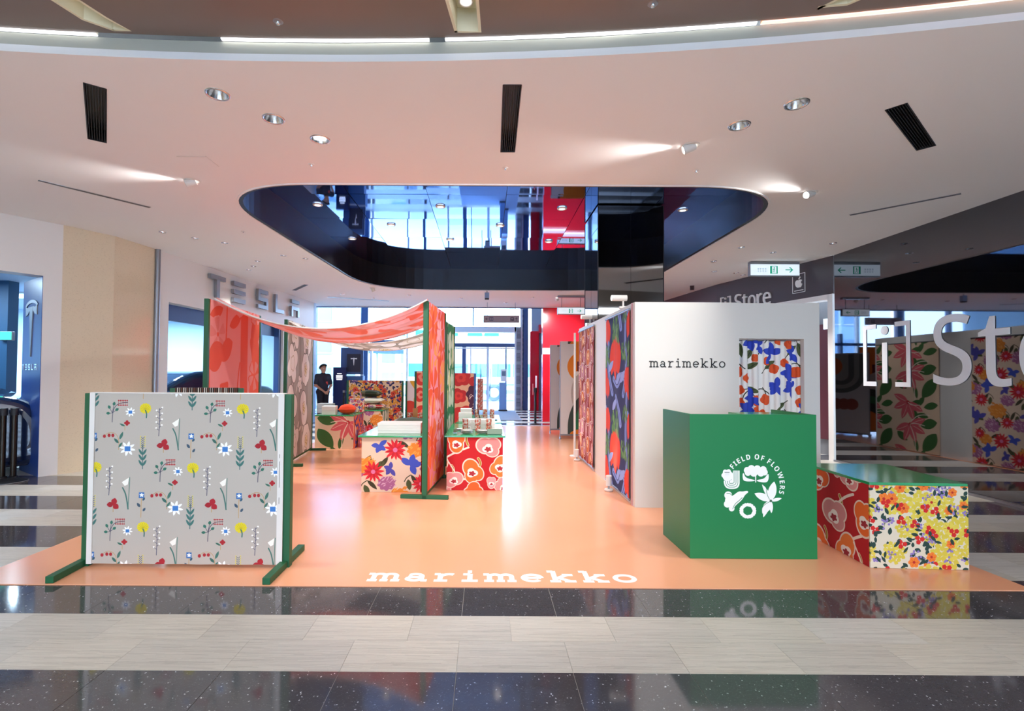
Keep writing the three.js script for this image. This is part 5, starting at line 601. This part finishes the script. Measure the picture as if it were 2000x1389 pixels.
// ---------------------------------------------------------------- cars in the showroom
function car(label, x, z, turn, hex) {
  const t = thing('car', label, 'car', [x, .002, z], turn), pr = (pts, d, b, m, nm) => { const s = new THREE.Shape(); s.moveTo(...pts[0]); s.splineThru(pts.slice(1).map((p) => new THREE.Vector2(...p))); s.closePath(); return part(nm, new THREE.ExtrudeGeometry(s, { depth: d, bevelEnabled: true, bevelSize: b, bevelThickness: b, bevelSegments: 4, curveSegments: 40 }).translate(0, 0, -d / 2), m, t); };
  pr([[-2.35, .35], [-2.4, .6], [-2.2, .82], [-1.3, .92], [.9, .95], [2.0, .98], [2.35, .8], [2.38, .4], [2.0, .25], [-2, .25]], 1.5, .16, paint(hex, .15, { clearcoat: 1 }), 'body'); pr([[-1.35, .9], [-.5, 1.3], [.2, 1.4], [.9, 1.34], [1.9, .98]], 1.16, .14, paint(0x1b2c44, .05), 'cabin_glass'); pr([[-.45, 1.36], [.2, 1.45], [.95, 1.38], [.2, 1.4]], 1.1, .05, paint(hex, .15), 'roof');
  for (const sx of [-1.45, 1.45]) for (const sz of [-1, 1]) { const w = part('wheel', lathe([[.001, -.1], [.2, -.11], [.33, -.1], [.345, -.05], [.345, .05], [.33, .1], [.2, .11], [.001, .1]], 32), M.black, t, [sx, .345, sz * .82]); w.rotation.x = PI / 2; part('rim', lathe([[.001, -.012], [.2, -.012], [.22, 0], [.2, .012], [.001, .012]], 24), M.chrome, w, [0, sz * .11, 0]); }
  for (const s of [-1, 1]) part('headlight', rb(.1, .08, .34, .02, -2.38, .68, s * .6), M.letterWhite, t); for (const s of [-1, 1]) part('tail_light', rb(.06, .07, .4, .02, 2.42, .8, s * .58), paint(0xb3141f, .2), t);
}
car('dark car behind the shop window right of the stone wall', -7.6, -12.6, -.25 + PI / 2, 0x1a2436); car('dark blue car inside the blue portal at far left', -9.2, -7.0, .5, 0x16264a);
{ const t = thing('exit_light', 'small green exit light glowing inside the blue portal', 'sign', [-8.37, 2.12, -8.76]); part('housing', rb(.24, .16, .06, .01), M.steel, t); part('face', bx(.22, .14, .01, 0, 0, .034), new THREE.MeshStandardMaterial({ color: 0x25c79a, emissive: new THREE.Color().setRGB(.1, .9, .6), emissiveIntensity: .8 }), t); }
{ // rope posts parked by the portal
  const who = ['leftmost', 'second', 'third', 'rightmost'];
  for (let i = 0; i < 4; i++) { const t = thing('parked_post', `dark metal barrier post parked at the blue portal, ${who[i]} of four`, 'post', [-7.02 + i * .125, .002, -7.0 - i * .035]); part('base', lathe([[.001, .03], [.05, .026], [.062, .012], [.063, 0]], 32), M.black, t); part('pole', cyl(.036, .036, .88, 0, .46, 0), new THREE.MeshStandardMaterial({ color: 0x3a352f, metalness: .8, roughness: .3 }), t); part('head', cyl(.047, .047, .1, 0, .93, 0), M.dark, t); }
  const t = thing('floor_plate', 'round dark floor plate beside the parked posts', 'base', [-6.5, .002, -6.84]); part('plate', lathe([[.001, .022], [.2, .018], [.24, .004], [.24, 0]], 36), M.black, t); part('rim', new THREE.TorusGeometry(.236, .004, 6, 40).rotateX(PI / 2).translate(0, .006, 0), M.steel, t);
}
// ---------------------------------------------------------------- the street beyond the glass
{ const o = struct('street'); part('pavement', bx(60, .2, 12, 0, -.13, -27.6), paint(0xd6dde4, .9), o); part('road', bx(60, .2, 30, 0, -.3, -48), paint(0x7d868f, .9), o); part('kerb', bx(60, .16, .3, 0, -.13, -33.3), paint(0xc9d0d6, .9), o); }
{ const t = thing('bus', 'pale bus with blue windows stopped on the street beyond the doors', 'bus', [-.9, -.03, -29.5]); part('body', rb(7.5, 2.9, 2.4, .2, 0, 1.85, 0), paint(0xf0f5f8, .4), t); for (let i = 0; i < 6; i++) part('window', rb(1.05, .75, .06, .03, -3 + i * 1.2, 1.75, 1.2), paint(0x4f86b8, .1), t); part('stripe', bx(7.4, .12, .02, 0, .95, 1.21), paint(0x7fb3de, .4), t); part('skirt', bx(7.2, .2, .02, 0, .55, 1.21), paint(0x8aa3bc, .5), t); for (const x of [-2.4, 1.4]) { const w = part('wheel', lathe([[.001, -.13], [.44, -.13], [.47, -.08], [.47, .08], [.44, .13], [.001, .13]], 32), paint(0x4a5e78, .7), t, [x, .5, 1.15]); w.rotation.x = PI / 2; part('hub', lathe([[.001, .02], [.26, .02], [.28, 0]], 24), paint(0xaec3d6, .3), w, [0, .13, 0]); } }
function building(name, label, x, z, w, h, d, hex, floors, cols) { const t = thing(name, label, 'building', [x, -.2, z]); part('wall', bx(w, h, d, 0, h / 2, 0), paint(hex, .8), t); part('roof', bx(w + .4, .4, d + .4, 0, h + .2, 0), paint(0x9aaabb, .8), t); const g = rb(w / cols * .7, h / floors * .5, .12, .02), f = bx(w / cols * .78, .12, .2); for (let i = 0; i < floors; i++) for (let j = 0; j < cols; j++) { const c = part('window', g, paint(0x86abcc, .6), t, [-w / 2 + (j + .5) * w / cols, (i + .5) * h / floors, d / 2]); part('sill', f, M.paleFrame, c, [0, -h / floors * .28, .04]); } return t; }
building('office_building', 'pale blue office block across the street seen through the doors', 6, -70, 40, 5, 8, 0xd4e6f4, 2, 16); building('office_building', 'blue glazed tower across the street at left', -19, -52, 9, 24, 8, 0xa6cbe8, 8, 5);
{ const t = thing('shop_awning', 'row of turquoise awnings on the shop fronts across the street', 'awning', [-.2, 0, -33]); part('fascia_board', bx(14, 1.1, .3, -1, 3.6, -.3), paint(0xcfe0ee, .7), t); for (const x of [-3.9, -2.1, -.5, .6, -5.6]) part('awning', bx(.95, .34, .5, x, 4.2, 0), paint(0x1fc4b4, .5), t); for (const x of [-7, -3, 1, 5]) part('post', cyl(.08, .08, 3.2, x, 1.5, -.3), paint(0x7f9cb8, .5), t); part('lower_board', bx(14, .25, .35, -1, 2.95, -.2), M.blueFrame, t); }
{ const t = thing('overpass', 'pale elevated walkway crossing above the street', 'bridge', [-10, 0, -40]); part('deck', bx(12, .9, 5, 0, 9.2, 0), paint(0xbcd6ea, .7), t); for (const x of [-4, 4]) part('pier', cyl(.5, .5, 9, x, 4.4, 0), paint(0xa9c4d8, .7), t); part('railing', bx(12, .9, .1, 0, 10.1, 2.4), paint(0x9fc0dc, .6), t); }
// ---------------------------------------------------------------- the man standing by the kiosk
{
  const P = thing('person', 'man in a dark polo shirt and dark trousers with hands clasped, beside the kiosk', 'person', [-4.93, .006, -15.25], .8);
  const cap = (p, a, b, ra, rb2) => { const ab = b.clone().sub(a), t = Math.min(1, Math.max(0, p.clone().sub(a).dot(ab) / ab.lengthSq())); return p.distanceTo(a.clone().addScaledVector(ab, t)) - lerp(ra, rb2, t); };
  const smin = (l, k) => { let m = Math.min(...l), s = 0; for (const d of l) s += Math.exp(-(d - m) / k); return m - k * Math.log(s); };
  function field(bones, lo, hi, res, k, extra) { const mc = new MarchingCubes(res, M.black, false, false, 60000); mc.isolation = 0; const q = V(0, 0, 0), sz = V(hi[0] - lo[0], hi[1] - lo[1], hi[2] - lo[2]), h = res / 2; for (let z = 0; z < res; z++) for (let y = 0; y < res; y++) for (let x = 0; x < res; x++) { q.set(lo[0] + ((x - h) / h * .5 + .5) * sz.x, lo[1] + ((y - h) / h * .5 + .5) * sz.y, lo[2] + ((z - h) / h * .5 + .5) * sz.z); let d = smin(bones.map((b) => cap(q, b[0], b[1], b[2], b[3])), k); if (extra) d = extra(q, d); mc.field[x + y * res + z * res * res] = -d; } mc.update(); const n = mc.count, p = new Float32Array(n * 3), g = new THREE.BufferGeometry(); for (let i = 0; i < n; i++) for (let c = 0; c < 3; c++) p[i * 3 + c] = lo[c] + (mc.positionArray[i * 3 + c] * .5 + .5) * [sz.x, sz.y, sz.z][c]; g.setAttribute('position', new THREE.BufferAttribute(p, 3)); g.computeVertexNormals(); return g; }
  const sh = [V(-.185, 1.4, 0), V(.185, 1.4, 0)], el = [V(-.25, 1.13, .03), V(.25, 1.13, .03)], wr = [V(-.075, .955, .2), V(.06, .965, .215)], hip = [V(-.09, .9, 0), V(.09, .9, 0)], kn = [V(-.1, .49, .015), V(.1, .49, .015)], an = [V(-.11, .09, -.01), V(.11, .09, -.01)], S = [0, 1];
  const limb = [...S.flatMap((i) => [[sh[i], el[i], .05, .041], [el[i], wr[i], .041, .027], [hip[i], kn[i], .085, .056], [kn[i], an[i], .055, .036], [an[i], V(an[i].x * 1.15, .035, .13), .04, .034]])], torso = [[V(0, .95, 0), V(0, 1.15, .005), .12, .115], [V(-.06, 1.15, 0), V(-.09, 1.36, 0), .1, .085], [V(.06, 1.15, 0), V(.09, 1.36, 0), .1, .085], [V(-.17, 1.4, 0), V(.17, 1.4, 0), .06, .06], [V(-.07, .95, 0), V(.07, .95, 0), .11, .11], [V(0, 1.4, -.01), V(0, 1.52, .01), .058, .052]];
  const body = field([...limb, ...torso], [-.36, -.01, -.22], [.36, 1.6, .3], 96, .012);
  const hands = []; for (const i of S) { const s = i ? 1 : -1, palm = V(wr[i].x - s * .035, wr[i].y - .05, .235); hands.push([wr[i], palm, .026, .03]); for (let f = 0; f < 4; f++) { const o = (f - 1.5) * .019, k = palm.clone().add(V(-s * .03, o, .018)), e = k.clone().add(V(-s * .03, o * .15 - .006, .006 - f * .001)), tip = e.clone().add(V(-s * .014, -.004, -.022)); hands.push([palm.clone().add(V(0, o * .7, .008)), k, .011, .0095], [k, e, .0095, .0085], [e, tip, .0085, .0075]); } hands.push([palm.clone().add(V(0, .022, 0)), palm.clone().add(V(-s * .028, .044, .014)), .012, .009]); }
  const hand = field(hands, [-.16, .84, .14], [.16, 1.0, .3], 72, .004);
  const hc = V(0, 1.63, .02), skull = (q, d) => { const e = V((q.x - hc.x) / .074, (q.y - hc.y) / .112, (q.z - hc.z) / .095), ell = (e.length() - 1) * .08; const soc = Math.min(...[-1, 1].map((s) => q.distanceTo(V(s * .032, 1.635, .118)) - .012)); return Math.max(smin([d, ell], .01), -soc); };
  const head = field([[V(0, 1.5, 0), V(0, 1.58, .01), .05, .05], [V(0, 1.545, .06), V(0, 1.56, .055), .035, .04], [V(0, 1.645, .105), V(0, 1.605, .125), .009, .014], [V(-.014, 1.603, .116), V(.014, 1.603, .116), .01, .01], [V(-.022, 1.572, .1), V(.022, 1.572, .1), .009, .009], [V(-.074, 1.61, .01), V(-.078, 1.65, .0), .012, .015], [V(.074, 1.61, .01), V(.078, 1.65, .0), .012, .015], [V(-.04, 1.658, .1), V(.04, 1.658, .1), .01, .01]], [-.13, 1.44, -.13], [.13, 1.79, .18], 80, .007, skull);
  const skin = paint(0xc79a82, .6), flat = (g) => { const h = g.clone(); h.setAttribute('uv', new THREE.Float32BufferAttribute(new Float32Array(h.attributes.position.count * 2), 2)); return h; };
  const b = part('body', join([body, hand, head].map(flat)), skin, P);
  part('shirt', field([...S.map((i) => [sh[i], sh[i].clone().lerp(el[i], .72), .066, .066]), ...torso.slice(0, 5).map((x) => [x[0], x[1], x[2] + .018, x[3] + .018]), [V(0, 1.42, -.005), V(0, 1.475, 0), .07, .066]], [-.36, .84, -.22], [.36, 1.53, .24], 84, .016, (q, d) => Math.max(d, .9 - q.y)), paint(0x2b3346, .85), P);
  part('trousers', field([[V(-.08, .95, 0), V(.08, .95, 0), .13, .13], ...S.flatMap((i) => [[hip[i], kn[i], .102, .078], [kn[i], V(an[i].x, .1, -.005), .078, .066]])], [-.3, .04, -.22], [.3, 1.04, .22], 84, .016, (q, d) => Math.max(d, .07 - q.y, q.y - .98)), paint(0x1c2130, .85), P);
  part('hair', field([[V(0, 1.69, -.01), V(0, 1.7, .03), .083, .075], [V(-.05, 1.66, -.03), V(.05, 1.66, -.03), .06, .06], [V(-.045, 1.725, .06), V(.05, 1.73, .055), .035, .035]], [-.14, 1.54, -.16], [.14, 1.82, .16], 48, .02, (q, d) => Math.max(d, (q.z - .0) * .8 + (1.66 - q.y))), paint(0x17130f, .8), P);
  for (const s of [-1, 1]) { part('eye', new THREE.SphereGeometry(.011, 14, 10).translate(s * .032, 1.635, .104), M.letterWhite, b); part('shoe', rb(.09, .07, .27, .03, s * .118, .036, .045), M.black, P); }
  part('badge', rb(.055, .085, .006, .002, .06, 1.2, .128), paint(0xd9564f, .5), P); part('collar', new THREE.TorusGeometry(.066, .014, 8, 24).rotateX(PI / 2).translate(0, 1.475, .0), paint(0x232a3a, .85), P);
}
renderer.render(scene, camera);
